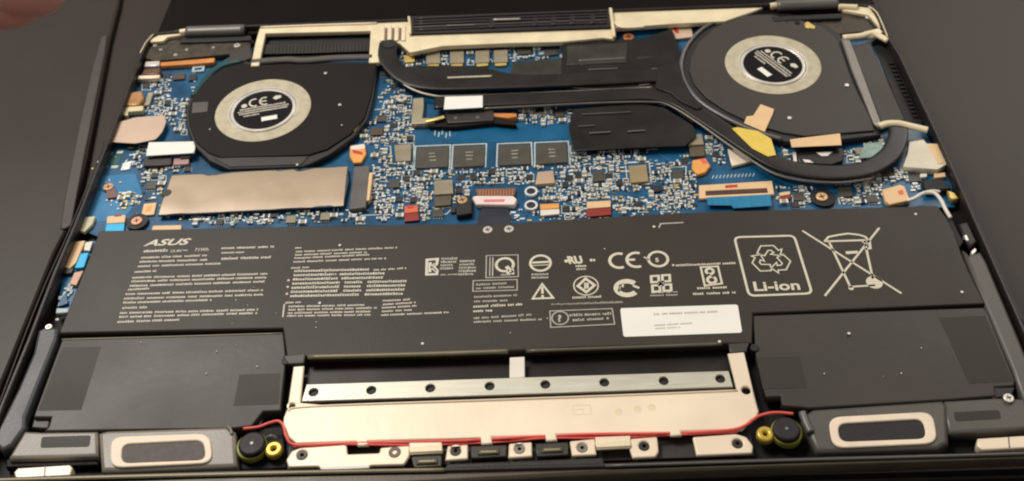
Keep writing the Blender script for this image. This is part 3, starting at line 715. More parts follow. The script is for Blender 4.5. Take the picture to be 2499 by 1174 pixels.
# rear vent between the hinges
vt = plate('rear_vent', lap, [(1002, 40), (1488, 22), (1490, 66), (1003, 82)], .0172, .004, M_rubber, .0003)
for i in range(5):
    t = i / 4; a = 47 + t * 28; b = 28 + t * 29
    tube('vent_slat', vt, [(1010, a - 1, .0175), (1240, (a + b) / 2 - 1.5, .0175), (1482, b - 1, .0175)], .0004 if i % 2 else .0006, mat('slat_plum', (58, 46, 50), .35) if i != 3 else M_hinge, 6)
for x in (1195, 1300, 1345, 1390, 1440):
    y = 45 - (x - 1200) * .038
    plate('vent_divider', vt, [(x, y), (x + 12, y - .5), (x + 12, y + 20), (x, y + 20.5)], .0182, .001, M_fanbody, .0003)
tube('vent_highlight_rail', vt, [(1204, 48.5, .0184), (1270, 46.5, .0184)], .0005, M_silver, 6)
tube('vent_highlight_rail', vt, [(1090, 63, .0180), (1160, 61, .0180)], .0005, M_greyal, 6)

# -------- fans
def fan(label, base, body, top, mtop, cx, cy_, rot, lines):
    f = plate('fan', lap, body, .0142, .0036, M_fanbody, .0006, label=label)
    t = plate('top_plate', f, top, .0150, .0008, mtop, .0003)
    c = P(cx, cy_, .0152)
    disc('hub_gasket', f, cx, cy_, .0153, .0222, .0004, M_ring, hole=.0160, bev=.00012, n=56)
    disc('hub_cup', f, cx, cy_, .01508, .0162, .0002, mat('cup_dark', (88, 80, 76), .35, .5), hole=.0150, bev=.00003, n=56)
    disc('hub_bezel', f, cx, cy_, .0160, .0152, .0010, M_silver, hole=.0136, bev=.00028, n=56)
    disc('hub_step', f, cx, cy_, .0153, .0162, .0003, M_silver, hole=.0154, bev=.0001, n=56)
    disc('hub_label', f, cx, cy_, .0155, .0137, .0004, mat('label_dark', (16, 12, 13), .6, var=.1, spec=.15), bev=.0001, n=48)
    pr = Print(.01556); ca, sa = math.cos(rot), math.sin(rot)
    def W(x, y): return (c.x + x * ca - y * sa, c.y + x * sa + y * ca)
    def wtext(txt, x, y, size, bold=.0, shear=0):
        cu = bpy.data.curves.new('t', 'FONT'); cu.body = txt; cu.size = 1; cu.offset = bold; cu.resolution_u = 3
        ob = bpy.data.objects.new('t', cu); me = bpy.data.meshes.new_from_object(ob); k = len(pr.v)
        for v in me.vertices: q = W(x + v.co.x * size, y + v.co.y * size); pr.v.append(Vector((q[0], q[1], pr.z)))
        for p in me.polygons: pr.f.append(tuple(k + i for i in p.vertices))
        bpy.data.objects.remove(ob); bpy.data.curves.remove(cu); bpy.data.meshes.remove(me)
    # conformity mark: C and E drawn as arcs
    for k, x in enumerate((-.0038, .0010)):
        q = [W(x + .0022 * math.cos(math.radians(a)), .0056 + .0026 * math.sin(math.radians(a))) for a in range(60, 301, 20)]
        pr.line(q, .0008, world=True)
        if k: pr.line([W(x - .002, .0056), W(x + .0010, .0056)], .0007, world=True)
    pr.fill([W(-.0085 + .0014 * math.cos(a * .6283), .0044 + .0014 * math.sin(a * .6283)) for a in range(10)], True)
    pr.fill([W(.0048, .0066), W(.0062, .0052), W(.0088, .0062), W(.0088, .0078), W(.0062, .0082)], True)
    for j, (y, h, x0, x1) in enumerate(((.0014, .0009, -.0105, .0105), (-.0002, .0009, -.0115, .0115), (-.0018, .0010, -.011, .0108), (-.0036, .0009, -.009, -.002))):
        t0 = x0
        while t0 < x1:
            w = random.uniform(.0004, .0007); pr.fill([W(t0, y), W(t0 + w, y), W(t0 + w, y + h * random.choice((.7, 1))), W(t0, y + h)], True); t0 += w + .00022
    pr.build('hub_marking', f, M_print)
    pr = Print(.01557)
    pr.fill([W(-.001, -.0088), W(.0062, -.0088), W(.0062, -.0060), W(-.001, -.0060)], True); pr.build('bar_code', f, M_paper)
    return f
bodyL = [(922, 150), (912, 232), (896, 292), (864, 334), (808, 376), (764, 398), (738, 407), (556, 413), (510, 392), (472, 355), (456, 312), (453, 268), (464, 232), (496, 188), (542, 158), (592, 148), (616, 150)]
topL = [(918, 153), (906, 232), (890, 286), (856, 326), (798, 364), (752, 378), (540, 384), (508, 372), (478, 346), (462, 308), (459, 268), (470, 236), (502, 194), (547, 164), (592, 154), (618, 158)]
fanL = fan('round black cooling fan with a cream hub ring near the drive', None, bodyL, topL, M_fan, 642, 267, math.radians(12), 0)
plate('fan_lip', fanL, [(520, 385), (752, 381), (736, 401), (562, 407)], .0146, .0005, mat('lip_dark', (50, 44, 38), .45), .0002)
plate('fan_tab', fanL, [(470, 250), (508, 248), (506, 272), (468, 276)], .0152, .0004, mat('tab_grey', (84, 78, 72), .45), .0001)
for x, y, r in ((794, 178, .0008), (829, 255, .0008), (834, 305, .0004), (512, 315, .0004), (725, 401, .0006)):
    disc('rivet', fanL, x, y, .0155, r, .0004, M_silver, n=12)
plate('exhaust_pit', lap, [(648, 82), (905, 75), (903, 138), (636, 148)], .0118, .003, M_rubber, .0003)
hs = plate('heat_sink', lap, [(640, 108), (905, 102), (904, 124), (636, 132)], .0135, .002, M_fanbody, .0003)
for i in range(30):
    x = 642 + i * 8.8; plate('fin', hs, [(x, 110 - i * .2), (x + 2.5, 110 - i * .2), (x + 2, 131 - i * .2), (x - .5, 131 - i * .2)], .0140, .0005, M_fan2, .00008)
tube('exhaust_seal', lap, [(614, 152, .0150), (700, 146, .0150), (740, 148, .0150), (820, 142, .0150), (908, 140, .0150)], .0020, mat('foam_grey', (92, 86, 80), .7, var=.15, scale=200, bump=.4), 12, .6)
plate('foam_wedge', lap, [(484, 232), (480, 250), (468, 250), (478, 214), (508, 172), (556, 140), (590, 128), (560, 152), (516, 186)], .0140, .002, M_teal, .0004)
tube('side_foam', lap, [(592, 150, .0143), (540, 164, .0143), (498, 200, .0143), (470, 236, .0143)], .0012, M_teal, 10)
plate('foam_block', lap, [(560, 128), (610, 104), (616, 140), (590, 150), (556, 150)], .0150, .003, M_fan2, .0006)
tube('yellow_lead', lap, [(882, 290, .0140), (874, 305, .0140), (863, 322, .0138)], .0007, M_yellow, 8)

bodyR = [(1768, 40), (1716, 68), (1682, 104), (1664, 142), (1660, 178), (1674, 214), (1704, 250), (1764, 290), (1834, 322), (1904, 344), (1962, 352), (2150, 330), (2142, 290), (2094, 200), (2062, 112), (2052, 84), (2012, 58), (1942, 36), (1880, 26), (1820, 28)]
topR = [(1784, 46), (1738, 72), (1704, 104), (1686, 140), (1682, 172), (1694, 204), (1724, 238), (1776, 272), (1840, 302), (1906, 322), (1964, 332), (2134, 318), (2126, 288), (2082, 204), (2052, 118), (2040, 90), (2004, 64), (1938, 44), (1880, 36), (1824, 38)]
fanR = fan('round dark brown cooling fan with a cream hub ring and peach tape', None, bodyR, topR, M_fan2, 1886, 156, math.radians(-58), 0)
for x, y, r in ((2067, 207, .0010), (1927, 287, .0010)): disc('rivet', fanR, x, y, .0155, r, .0004, M_silver, n=12)
tube('fan_rim', fanR, [(1772, 42, .0148), (1716, 70, .0148), (1680, 108, .0148), (1664, 146, .0148), (1664, 180, .0148), (1680, 216, .0148), (1712, 252, .0148), (1770, 288, .0148), (1836, 318, .0148), (1906, 340, .0148)], .0010, mat('rim_grey', (112, 106, 104), .35, .2), 10)
# exhaust at the side
plate('exhaust_pit', lap, [(2128, 100), (2160, 100), (2252, 300), (2206, 296)], .0112, .003, M_rubber, .0003)
hs2 = plate('heat_sink', lap, [(2078, 112), (2124, 104), (2208, 292), (2152, 302)], .0142, .003, M_fan2, .0003)
for i in range(14):
    t = i / 14; y = 150 + t * 140; x = 2168 + (y - 84) * .46 - 34
    plate('side_fin', hs2, [(x + 4, y), (x + 16, y + 1), (x + 19, y + 5), (x + 7, y + 4)], .0122, .001, M_rubber, .0002)
plate('exhaust_bar', lap, [(2052, 92), (2072, 90), (2092, 140), (2150, 296), (2146, 312), (2132, 300), (2078, 168)], .0160, .0018, M_greyal, .0005)
tube('seal_strip', lap, [(2058, 92, .0160), (2100, 88, .0160), (2130, 82, .0158), (2168, 100, .0155)], .0018, M_cream2, 12, .7)
tube('seal_strip', lap, [(2146, 308, .0160), (2168, 302, .0160), (2196, 302, .0160), (2230, 310, .0158), (2264, 318, .0155)], .0018, M_cream2, 12, .7)
plate('corner_web', lap, [(2110, 76), (2146, 68), (2156, 78), (2140, 88), (2112, 90)], .0158, .002, M_cream, .0004)

# -------- heat pipes and films
plate('black_film', lap, [(1374, 102), (1500, 96), (1560, 96), (1640, 70), (1662, 132), (1660, 180), (1684, 232), (1724, 272), (1690, 300), (1640, 262), (1590, 250), (1560, 222), (1372, 214), (1370, 160)], .0146, .0006, M_film, .0002)
plate('clear_film', lap, [(1252, 152), (1372, 140), (1376, 205), (1180, 205), (1200, 190), (1244, 180)], .0143, .0006, M_film2, .0002)
plate('black_film', lap, [(1398, 266), (1560, 252), (1620, 262), (1690, 305), (1700, 330), (1672, 356), (1560, 360), (1398, 368), (1388, 310)], .0143, .0006, M_film, .0002)
plate('film_window', lap, [(1384, 112), (1530, 104), (1528, 152), (1384, 158)], .01482, .0003, M_film2, .0001)
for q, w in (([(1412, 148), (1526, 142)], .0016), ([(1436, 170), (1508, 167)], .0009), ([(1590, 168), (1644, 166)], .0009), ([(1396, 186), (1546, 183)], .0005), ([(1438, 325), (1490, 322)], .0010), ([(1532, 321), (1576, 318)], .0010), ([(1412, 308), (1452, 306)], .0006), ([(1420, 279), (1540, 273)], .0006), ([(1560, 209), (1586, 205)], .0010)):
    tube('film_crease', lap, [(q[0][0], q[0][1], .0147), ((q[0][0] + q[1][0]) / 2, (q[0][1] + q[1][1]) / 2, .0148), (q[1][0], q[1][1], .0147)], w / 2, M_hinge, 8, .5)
plate('film_slot', lap, [(1552, 138), (1590, 136), (1592, 142), (1556, 145)], .01475, .0003, M_rubber, .0001)
hp = .0152
tube('heat_pipe', lap, [(948, 106, hp), (946, 140, hp), (968, 172, hp), (1006, 196, hp), (1070, 206, hp), (1200, 204, hp), (1400, 196, hp), (1560, 188, hp), (1640, 184, hp)], .0046, M_pipe, 28, .22, sub=8, wide=True)
tube('heat_pipe', lap, [(1060, 252, hp), (1200, 246, hp), (1400, 238, hp), (1540, 231, hp), (1600, 232, hp), (1654, 246, hp), (1716, 284, hp), (1780, 326, hp), (1840, 366, hp), (1900, 400, hp), (1970, 418, hp), (2050, 422, hp), (2120, 410, hp), (2170, 378, hp), (2190, 340, hp), (2192, 312, hp)], .0042, M_pipe, 28, .22, sub=8, wide=True)
plate('black_film', lap, [(1604, 164), (1656, 150), (1666, 190), (1690, 236), (1716, 262), (1700, 266), (1660, 246), (1636, 226), (1600, 214)], .0168, .0004, M_pipe, .00015)
plate('pipe_bridge', lap, [(1000, 160), (1160, 160), (1250, 180), (1370, 184), (1370, 200), (1000, 200), (980, 176)], .0147, .001, M_pipe, .0003)
tube('pipe_edge', lap, [(926, 152, .0151), (960, 186, .0151), (1006, 218, .0151), (1060, 234, .0151), (1110, 235, .0151), (1300, 228, .0151), (1470, 220, .0151), (1590, 214, .0151)], .0005, mat('pipe_edge_pale', (186, 176, 160), .35, .3), 8)  # paler line along the upper pipe's lower edge
tube('pipe_edge', lap, [(1180, 265, .0151), (1300, 259, .0151), (1470, 251, .0151), (1580, 249, .0151), (1630, 256, .0151), (1700, 298, .0151), (1770, 348, .0151), (1836, 393, .0151), (1890, 424, .0151), (1960, 441, .0151), (2050, 446, .0151), (2130, 436, .0151)], .0005, mat('pipe_edge_grey', (124, 116, 106), .35, .3), 8)  # greyer line along the lower pipe's edge
plate('pipe_label', lap, [(1086, 236), (1178, 233), (1178, 262), (1083, 267)], .01665, .0002, M_paper, .00005)
tube('pipe_ridge', lap, [(1092, 190, .0165), (1146, 188, .0165), (1200, 186, .0165)], .0007, M_ring, 8, .5)
disc('pipe_cap', lap, 950, 106, .0166, .0034, .001, M_rubber)

# tapes on the right fan
plate('tape_piece', lap, [(1856, 254), (1889, 266), (1886, 278), (1866, 322), (1816, 300), (1822, 284), (1838, 282)], .0158, .0003, M_peach, .0001)
plate('tape_piece', lap, [(1928, 340), (2050, 325), (2054, 354), (1932, 359)], .0156, .0003, M_peach, .0001)
plate('yellow_tape', lap, [(1786, 313), (1800, 310), (1850, 320), (1882, 338), (1894, 378), (1874, 382), (1836, 362)], .0165, .0003, M_yellow, .0001)
plate('tape_piece', lap, [(1776, 362), (1800, 368), (1838, 392), (1786, 404)], .0128, .0018, M_cream, .0004)
plate('fan_socket', lap, [(1940, 365), (2060, 360), (2058, 392), (2030, 402), (1950, 398)], .0130, .0022, M_film, .0005)
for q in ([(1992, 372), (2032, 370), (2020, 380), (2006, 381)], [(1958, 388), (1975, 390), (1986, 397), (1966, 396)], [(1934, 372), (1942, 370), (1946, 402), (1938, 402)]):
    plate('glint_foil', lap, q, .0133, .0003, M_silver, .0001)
plate('pale_cable_patch', lap, [(2110, 352), (2150, 345), (2158, 358), (2130, 384), (2094, 386)], .0124, .0004, mat('patch_teal', (120, 146, 136), .3, .2, var=.35, scale=300), .0001)
# white lead at the right
tube('white_wire', lap, [(2214, 490, .0136), (2232, 484, .0145), (2254, 472, .0150), (2280, 472, .0152), (2296, 488, .0152), (2308, 512, .0150), (2320, 532, .0146)], .0008, M_white, 10)
tube('white_wire', lap, [(2254, 470, .0154), (2276, 466, .0154), (2294, 468, .0152)], .0006, M_white, 8)
for q in ([(2352, 574), (2359, 572), (2366, 586), (2360, 588)], [(2370, 612), (2380, 604), (2384, 612), (2374, 622)]): plate('edge_clip', lap, q, .0150, .003, M_silver, .0003)

# -------- battery
ZT = .0150
bt = plate('battery', lap, [(243, 563), (700, 553), (1000, 548), (1240, 545), (1600, 522), (1760, 515), (2060, 508), (2288, 502), (2312, 534), (2330, 566), (2346, 616), (2364, 660), (2404, 741),
      (1838, 764), (1836, 838), (1764, 838), (1400, 848), (1282, 854), (1240, 856), (750, 870), (700, 872), (692, 812), (690, 800), (144, 813)], ZT, .0042, M_batt, .0005,
      label='wide dark grey battery covered in white printed marks')
plate('cell_cover', bt, [(152, 827), (692, 812), (698, 875), (688, 962), (686, 1002), (642, 1004), (614, 1040), (560, 1046), (240, 1050), (108, 1052), (118, 1042), (125, 1018), (82, 1018), (84, 1010)], .0145, .0042, M_cell, .0005)
plate('cell_cover', bt, [(1838, 770), (2400, 750), (2412, 764), (2478, 930), (2474, 942), (2428, 944), (2430, 966), (2320, 975), (1975, 996), (1908, 988), (1905, 965), (1868, 968), (1844, 860)], .0145, .0042, M_cell, .0005)
plate('cell_pad', bt, [(152, 848), (246, 846), (198, 1000), (92, 1002)], .01458, .0001, M_patch, .00003)
plate('cell_pad', bt, [(584, 914), (684, 911), (680, 986), (570, 990)], .01458, .0001, M_patch, .00003)
plate('cell_pad', bt, [(1846, 872), (1952, 870), (1968, 946), (1862, 950)], .01458, .0001, M_patch, .00003)
plate('cell_pad', bt, [(2292, 776), (2404, 770), (2472, 930), (2366, 936)], .01458, .0001, M_patch, .00003)
tube('case_lip', bt, [(752, 872, .0148), (1000, 866, .0148), (1240, 858, .0148)], .0009, mat('lip_olive', (132, 124, 98), .4, .2), 10)
tube('case_lip', bt, [(1284, 857, .0148), (1520, 849, .0148), (1762, 840, .0148)], .0007, mat('lip_olive2', (104, 98, 82), .4, .2), 10)
tube('slot_edge', bt, [(152, 829, .0145), (420, 822, .0145), (690, 814, .0145)], .0004, mat('slot_edge_pale', (128, 120, 106), .4), 6)  # paler line along the cell cover's upper edge
for x, y, r in ((1190, 560, .0020), (1242, 558, .0020)): screw(x, y, ZT + .0004, r, M_silver, bt)
for x, y in ((698, 880), (1842, 848)): disc('case_peg', bt, x, y, .0150, .0016, .003, M_rubber)
plate('case_tab', bt, [(745, 862), (690, 868), (704, 888), (742, 886)], .0152, .002, mat('tab_dark', (62, 56, 50), .45), .0004)
plate('case_tab', bt, [(1778, 838), (1828, 836), (1822, 858), (1782, 862)], .0152, .002, mat('tab_dark', (62, 56, 50)), .0004)
plate('case_tab', bt, [(614, 1008), (642, 1006), (640, 1036), (622, 1038)], .0126, .002, M_fanbody, .0004)
disc('dimple', bt, 990, 799, ZT + .00004, .0011, .00004, M_fanbody, bev=.00001)

ZP = ZT + .00008
pr = Print(ZP)
pr.text('ASUS', 352, 600, .0047, shear=.35, bold=.03, sx=1.62)
pr.micro(350, 616, 410, 614, .0016, (9, 9)); pr.text('15.4V', 414, 616, .0021, bold=.01); pr.line([(446, 611), (458, 611)], .0004); pr.text('71Wh', 474, 613, .0023, bold=.012)
for x0, y0, x1, y1 in ((344, 631, 508, 625), (340, 641, 508, 636), (336, 652, 540, 645), (328, 666, 382, 663), (322, 680, 655, 670), (320, 689, 652, 679), (316, 700, 650, 689),
                       (312, 709, 364, 706), (306, 720, 645, 710), (302, 731, 645, 721), (300, 741, 520, 734), (298, 754, 362, 752), (292, 766, 632, 758), (290, 776, 630, 766), (286, 788, 444, 782)):
    pr.micro(x0, y0, x1, y1, .00115 if y1 - 0 > 0 else .001, (4, 12))
pr.micro(540, 608, 672, 604, .0012); pr.micro(540, 619, 598, 617, .001); pr.micro(540, 634, 666, 630, .0014, (6, 9))
for x0, y0, x1, y1 in ((720, 607, 738, 606), (722, 616, 970, 606), (720, 624, 898, 617), (718, 632, 905, 623), (716, 641, 945, 632), (710, 656, 756, 654), (912, 661, 992, 656),
                       (696, 741, 735, 739), (704, 750, 892, 746), (704, 758, 920, 753), (702, 766, 910, 762), (700, 773, 905, 770),
                       (934, 736, 1008, 732), (934, 745, 1015, 740), (932, 753, 1020, 748), (932, 762, 1006, 758), (930, 771, 1095, 764)):
    pr.micro(x0, y0, x1, y1, .0010, (3, 10))
# dense table of characters
for r_ in range(7):
    y = 664 + r_ * 10.2; xl = 718 - r_ * 1.7
    segs = ((0, 185), ) if r_ == 0 else ((0, 105), (112, 225)) if r_ == 1 else ((0, 110), (118, 226)) if r_ == 2 else ((0, 118), (128, 172), (184, 280)) if r_ < 6 else ((0, 170), (182, 275))
    for a, b in segs: pr.micro(xl + a, y - a * .022, xl + b, y - b * .022, .0014, (30, 40), .2)
for x, y in ((704, 684), (702, 700), (700, 717)): pr.disc(x, y, .0005)
pr.line([(694, 742), (690, 774)], .0005)
# marks in the middle
pr.line([(1042, 634), (1068, 632), (1066, 644), (1058, 652), (1067, 660), (1066, 669), (1041, 670)], .0011, True); pr.line([(1050, 640), (1049, 664)], .0012); pr.line([(1052, 652), (1062, 643)], .0010); pr.line([(1052, 652), (1064, 662)], .0010)
pr.build('printed_marks', bt, M_print)
g = Print(ZP + .00001)
for (x0, y0, x1, n_) in ((1077, 634, 1118, 4), (1122, 640, 1160, 5)):
    for k in range(n_): g.micro(x0 - k, y0 + k * 8, x1 + (6 if k in (2, 3) else 0) - (18 if (n_ == 4 and k > 1) else 0), y0 + k * 8 - 1, .0013, (20, 20), .2, 1)
g.micro(1075, 672, 1118, 671, .0008)
g.line([(1187, 624), (1264, 622), (1265, 675), (1186, 678)], .0004, True); g.line([(1196, 628), (1195, 674)], .0004); g.line([(1203, 628), (1202, 674)], .0005)
g.line([(1155, 685), (1262, 682), (1262, 708), (1154, 711)], .0004, True)
g.micro(1162, 697, 1240, 693, .0011); g.micro(1162, 706, 1255, 702, .0011)
for x0, y0, x1, y1 in ((1157, 727, 1266, 722), (1157, 738, 1240, 735), (1156, 779, 1300, 770), (1156, 788, 1325, 781), (1222, 673, 1246, 672)): g.micro(x0, y0, x1, y1, .0011)
for k in range(2): g.micro(1297, 672 + k * 8, 1342, 671 + k * 8, .0011, (20, 20), .2, 1)
g.line([(1342, 759), (1494, 753), (1500, 791), (1344, 799)], .0004, True); g.arc(1367, 776, .0031, 0, 360, .0005); g.text('?', 1361, 785, .0044, bold=.04)
g.micro(1390, 772, 1492, 768, .0013); g.micro(1398, 784, 1488, 779, .0012)
g.line([(1608, 556), (1612, 546), (1668, 543)], .0006); g.line([(1345, 744), (1520, 738)], .0004)
g.micro(1346, 745, 1520, 738, .0009)
for k in range(2): g.micro(1590 - k * 3, 716 + k * 7, 1655, 714 + k * 7, .0009)
g.build('small_print', bt, M_print_dim, kind='stuff')
pr = Print(ZP + .00002)
pr.micro(1155, 751, 1275, 745, .0013); pr.micro(1155, 762, 1203, 760, .0013)
pr.arc(1232, 646, .0034, -30, 300, .0011); pr.line([(1236, 650), (1250, 666)], .0016); pr.line([(1250, 655), (1252, 667), (1236, 666)], .0010)
pr.arc(1319, 642, .0040, 0, 360, .0010); pr.line([(1299, 641), (1340, 639)], .0010); pr.line([(1299, 648), (1340, 646)], .0004)
pr.line([(1323, 693), (1300, 729), (1350, 727)], .0008, True); pr.line([(1323, 698), (1324, 717)], .0010); pr.disc(1324, 723, .0006)
pr.text('RU', 1388, 643, .0052, shear=-.25, bold=.05, sx=.85); pr.disc(1382, 637, .0008); pr.micro(1440, 638, 1456, 637, .0016); pr.micro(1405, 652, 1432, 651, .0013); pr.micro(1407, 659, 1430, 658, .0011)
# conformity letters
pr.arc(1511, 636, .0037, 65, 295, .0012, n=16); pr.arc(1553, 634, .0037, 65, 295, .0012, n=16); pr.line([(1534, 634), (1550, 633.5)], .0011)
pr.arc(1606, 632, .0038, 0, 360, .0011); pr.text('S', 1600, 639, .0028, bold=.04); pr.line([(1571, 627), (1584, 634)], .0006)
pr.disc(1643, 647, .0005); pr.micro(1650, 650, 1798, 644, .0012, (20, 24))
pr.arc(1430, 697, .0047, 0, 360, .0005); pr.line([(1429, 680), (1451, 696), (1431, 713), (1410, 698)], .0011, True); pr.line([(1428, 690), (1428, 705)], .0008); pr.line([(1434, 690), (1434, 704)], .0008); pr.micro(1397, 729, 1468, 726, .0012)
pr.arc(1530, 703, .0040, 40, 320, .0022, ry=.0034); pr.line([(1510, 712), (1513, 696), (1520, 694), (1520, 701)], .0007); pr.line([(1545, 697), (1560, 703)], .0010)
for a, b in ((1598, 681), (1625, 679), (1601, 704), (1628, 702)):
    pr.line([(a - 9, b - 7), (a + 9, b - 8), (a + 10, b + 7), (a - 8, b + 8)], .0010, True)
pr.line([(1606, 688), (1620, 697)], .0012); pr.line([(1620, 686), (1607, 697)], .0012)
pr.line([(1710, 652), (1752, 650), (1762, 692), (1720, 697)], .0008, True); pr.arc(1732, 662, .0014, 0, 360, .0011); pr.arc(1737, 683, .0016, 0, 360, .0011); pr.line([(1727, 668), (1742, 676)], .0007)
pr.micro(1702, 706, 1782, 703, .0013); pr.micro(1692, 720, 1798, 716, .0013)
# recycling box
box = [P(x, y, ZP) for x, y in ((1792, 579), (1938, 575), (1982, 716), (1828, 722))]
pr.line(round_corners(box, .0024, 5), .00095, True, world=True)
c0 = P(1880, 631, ZP)
base = [(-3.0, 2.2), (-1.7, 4.6), (1.5, 4.6), (2.5, 2.9), (3.4, 3.3), (2.6, 1.1), (.3, 1.7), (1.2, 2.2), (.6, 3.0), (-.1, 3.0), (-1.3, 1.2)]
for k in range(3):
    a = -k * 2 * math.pi / 3
    pr.line([(c0.x + 1.55e-3 * (x * math.cos(a) - y * math.sin(a)), c0.y + 1.55e-3 * (x * math.sin(a) + y * math.cos(a)) - .0004) for x, y in base], .00055, True, world=True)
pr.text('Li-ion', 1839, 710, .0064, bold=.025, sx=1.22)
# crossed-out bin
pr.line([(1958, 563), (2200, 716)], .00085); pr.line([(2146, 556), (2013, 722)], .00085)
pr.line([(2012, 590), (2022, 578), (2048, 573), (2070, 570), (2096, 573), (2112, 578), (2120, 588)], .0009)
pr.line([(2016, 589), (2112, 586)], .0009); pr.line([(2024, 592), (2076, 702)], .0009); pr.line([(2074, 700), (2136, 696)], .0008); pr.line([(2110, 588), (2130, 680)], .0009)
pr.line([(2064, 617), (2094, 615)], .0014); pr.line([(2104, 590), (2122, 590), (2124, 606), (2110, 608)], .0010); pr.disc(2134, 689, .0031); pr.disc(2077, 703, .0010)
pr.disc(1596, 553, .0006)
pr.build('printed_symbols', bt, mat('bright_print', (222, 214, 190), .6, var=.06, scale=300))
stk = plate('white_sticker', bt, [(1516, 752), (1796, 743), (1801, 746), (1811, 808), (1807, 812), (1525, 822), (1521, 818), (1514, 757)], ZT + .00025, .0002, M_paper, .00006)
pr = Print(ZT + .0003)
pr.micro(1596, 769, 1755, 762, .0011); pr.micro(1598, 796, 1692, 790, .0009); pr.micro(1600, 803, 1660, 800, .0007)
pr.build('faint_print', bt, M_ink)
# dust and crumbs
for k in range(26):
    x = random.choice((random.uniform(180, 2350), random.uniform(480, 880))); y = random.uniform(590, 960)
    if 700 < x < 1840 and y > 830: continue
    disc('dust_speck', bt, x, y, ZT + .0002, random.uniform(.00012, .0003), .0002, M_dust, bev=.00004, n=6)
for x, y in ((2348, 712), (780, 739), (829, 598), (1031, 838), (1756, 833), (2072, 813), (2235, 522)): disc('dust_speck', bt, x, y, ZT + .0003, .0006, .0003, M_dust, bev=.0001, n=8)

# -------- side rails
plate('side_rail', lap, [(92, 806), (112, 796), (142, 800), (138, 826), (62, 1016), (62, 1042), (30, 1086), (4, 1100), (-14, 1084), (-8, 1050), (42, 950), (80, 862)], .0150, .006, M_rail, .0012)
plate('side_rail', lap, [(2366, 622), (2392, 612), (2410, 640), (2440, 712), (2480, 806), (2530, 930), (2560, 1000), (2500, 985), (2470, 900), (2404, 744), (2350, 606)], .0150, .006, M_spk, .0012)
plate('rail_clip', lap, [(2300, 534), (2322, 530), (2352, 590), (2340, 606)], .0142, .004, M_rubber, .0005)
plate('rail_clip', lap, [(2338, 546), (2362, 540), (2386, 590), (2366, 604)], .0148, .004, M_fanbody, .0008)
screw(118, 797, .0155, .0014); screw(2462, 970, .0155, .0018); screw(139, 779, .0140, .0007)
plate('gasket_block', lap, [(84, 1016), (124, 1016), (118, 1046), (76, 1044)], .0128, .003, M_chipd, .0005)
plate('gasket_block', lap, [(2424, 944), (2478, 944), (2470, 966), (2420, 972)], .0140, .003, M_fanbody, .0005)

# -------- speakers
def speaker(label, body, ring_o, ring_i, mclo, ext, inset_, ml):
    s = plate('speaker', lap, body, .0148, .006, ml, .0014, label=label)
    o = round_corners([P(x, y, .0155) for x, y in ring_o], .0045, 5); i = round_corners([P(x, y, .0155) for x, y in ring_i], .0030, 5)
    plate_w('gasket_frame', s, [o, i], .0156, .0010, M_spkfoam, .0004)
    cl = [P(x, y, .0151) for x, y in ring_i]
    plate_w('grille_cloth', s, [round_corners(cl, .0028, 5)], .01505, .0004, mclo, .0001)
    e = plate('sound_chamber', s, ext, .0144, .006, ml, .0010)
    plate('chamber_recess', s, inset_, .01448, .0001, M_patch if ml is M_spk else M_patch, .00003, rc=.001)
    return s
speaker('grey speaker box whose framed grille shows brown cloth', [(240, 1056), (262, 1050), (556, 1040), (574, 1052), (580, 1136), (560, 1140), (246, 1150)], [(270, 1066), (512, 1057), (520, 1130), (268, 1142)], [(298, 1084), (496, 1074), (502, 1122), (296, 1130)], M_mesh,
        [(60, 1052), (104, 1054), (238, 1052), (240, 1112), (20, 1118)], [(102, 1066), (222, 1062), (218, 1090), (98, 1093)], mat('speaker_plastic_lit', (138, 130, 118), .4, var=.12, scale=40, bump=.15))  # stronger lamp light on this speaker is put into its paler plastic
speaker('dark speaker box whose framed grille is black inside', [(1958, 1014), (1984, 998), (2300, 976), (2312, 990), (2316, 1080), (2290, 1096), (2030, 1104), (1990, 1100)], [(2020, 1018), (2276, 1004), (2290, 1082), (2032, 1094)], [(2044, 1034), (2252, 1022), (2262, 1070), (2050, 1078)], M_mesh2,
        [(2304, 978), (2428, 970), (2500, 972), (2550, 1044), (2314, 1056)], [(2326, 1006), (2438, 1000), (2444, 1022), (2332, 1028)], M_spk)
for q in ([(44, 1142), (170, 1134), (176, 1140), (172, 1160), (38, 1168), (34, 1152)], [(2386, 1070), (2510, 1062), (2560, 1064), (2562, 1090), (2396, 1098), (2384, 1086)]):
    plate('end_clip', lap, q, .0150, .004, M_cream, .0005)
plate('clip_groove', lap, [(108, 1138), (112, 1138), (110, 1163), (106, 1163)], .01512, .0002, M_hinge, .00005)
plate('clip_groove', lap, [(2460, 1066), (2463, 1066), (2465, 1092), (2462, 1092)], .01512, .0002, M_hinge, .00005)
plate('shade_ledge', lap, [(16, 1120), (238, 1114), (240, 1134), (14, 1140)], .0118, .003, M_case_in, .0004)

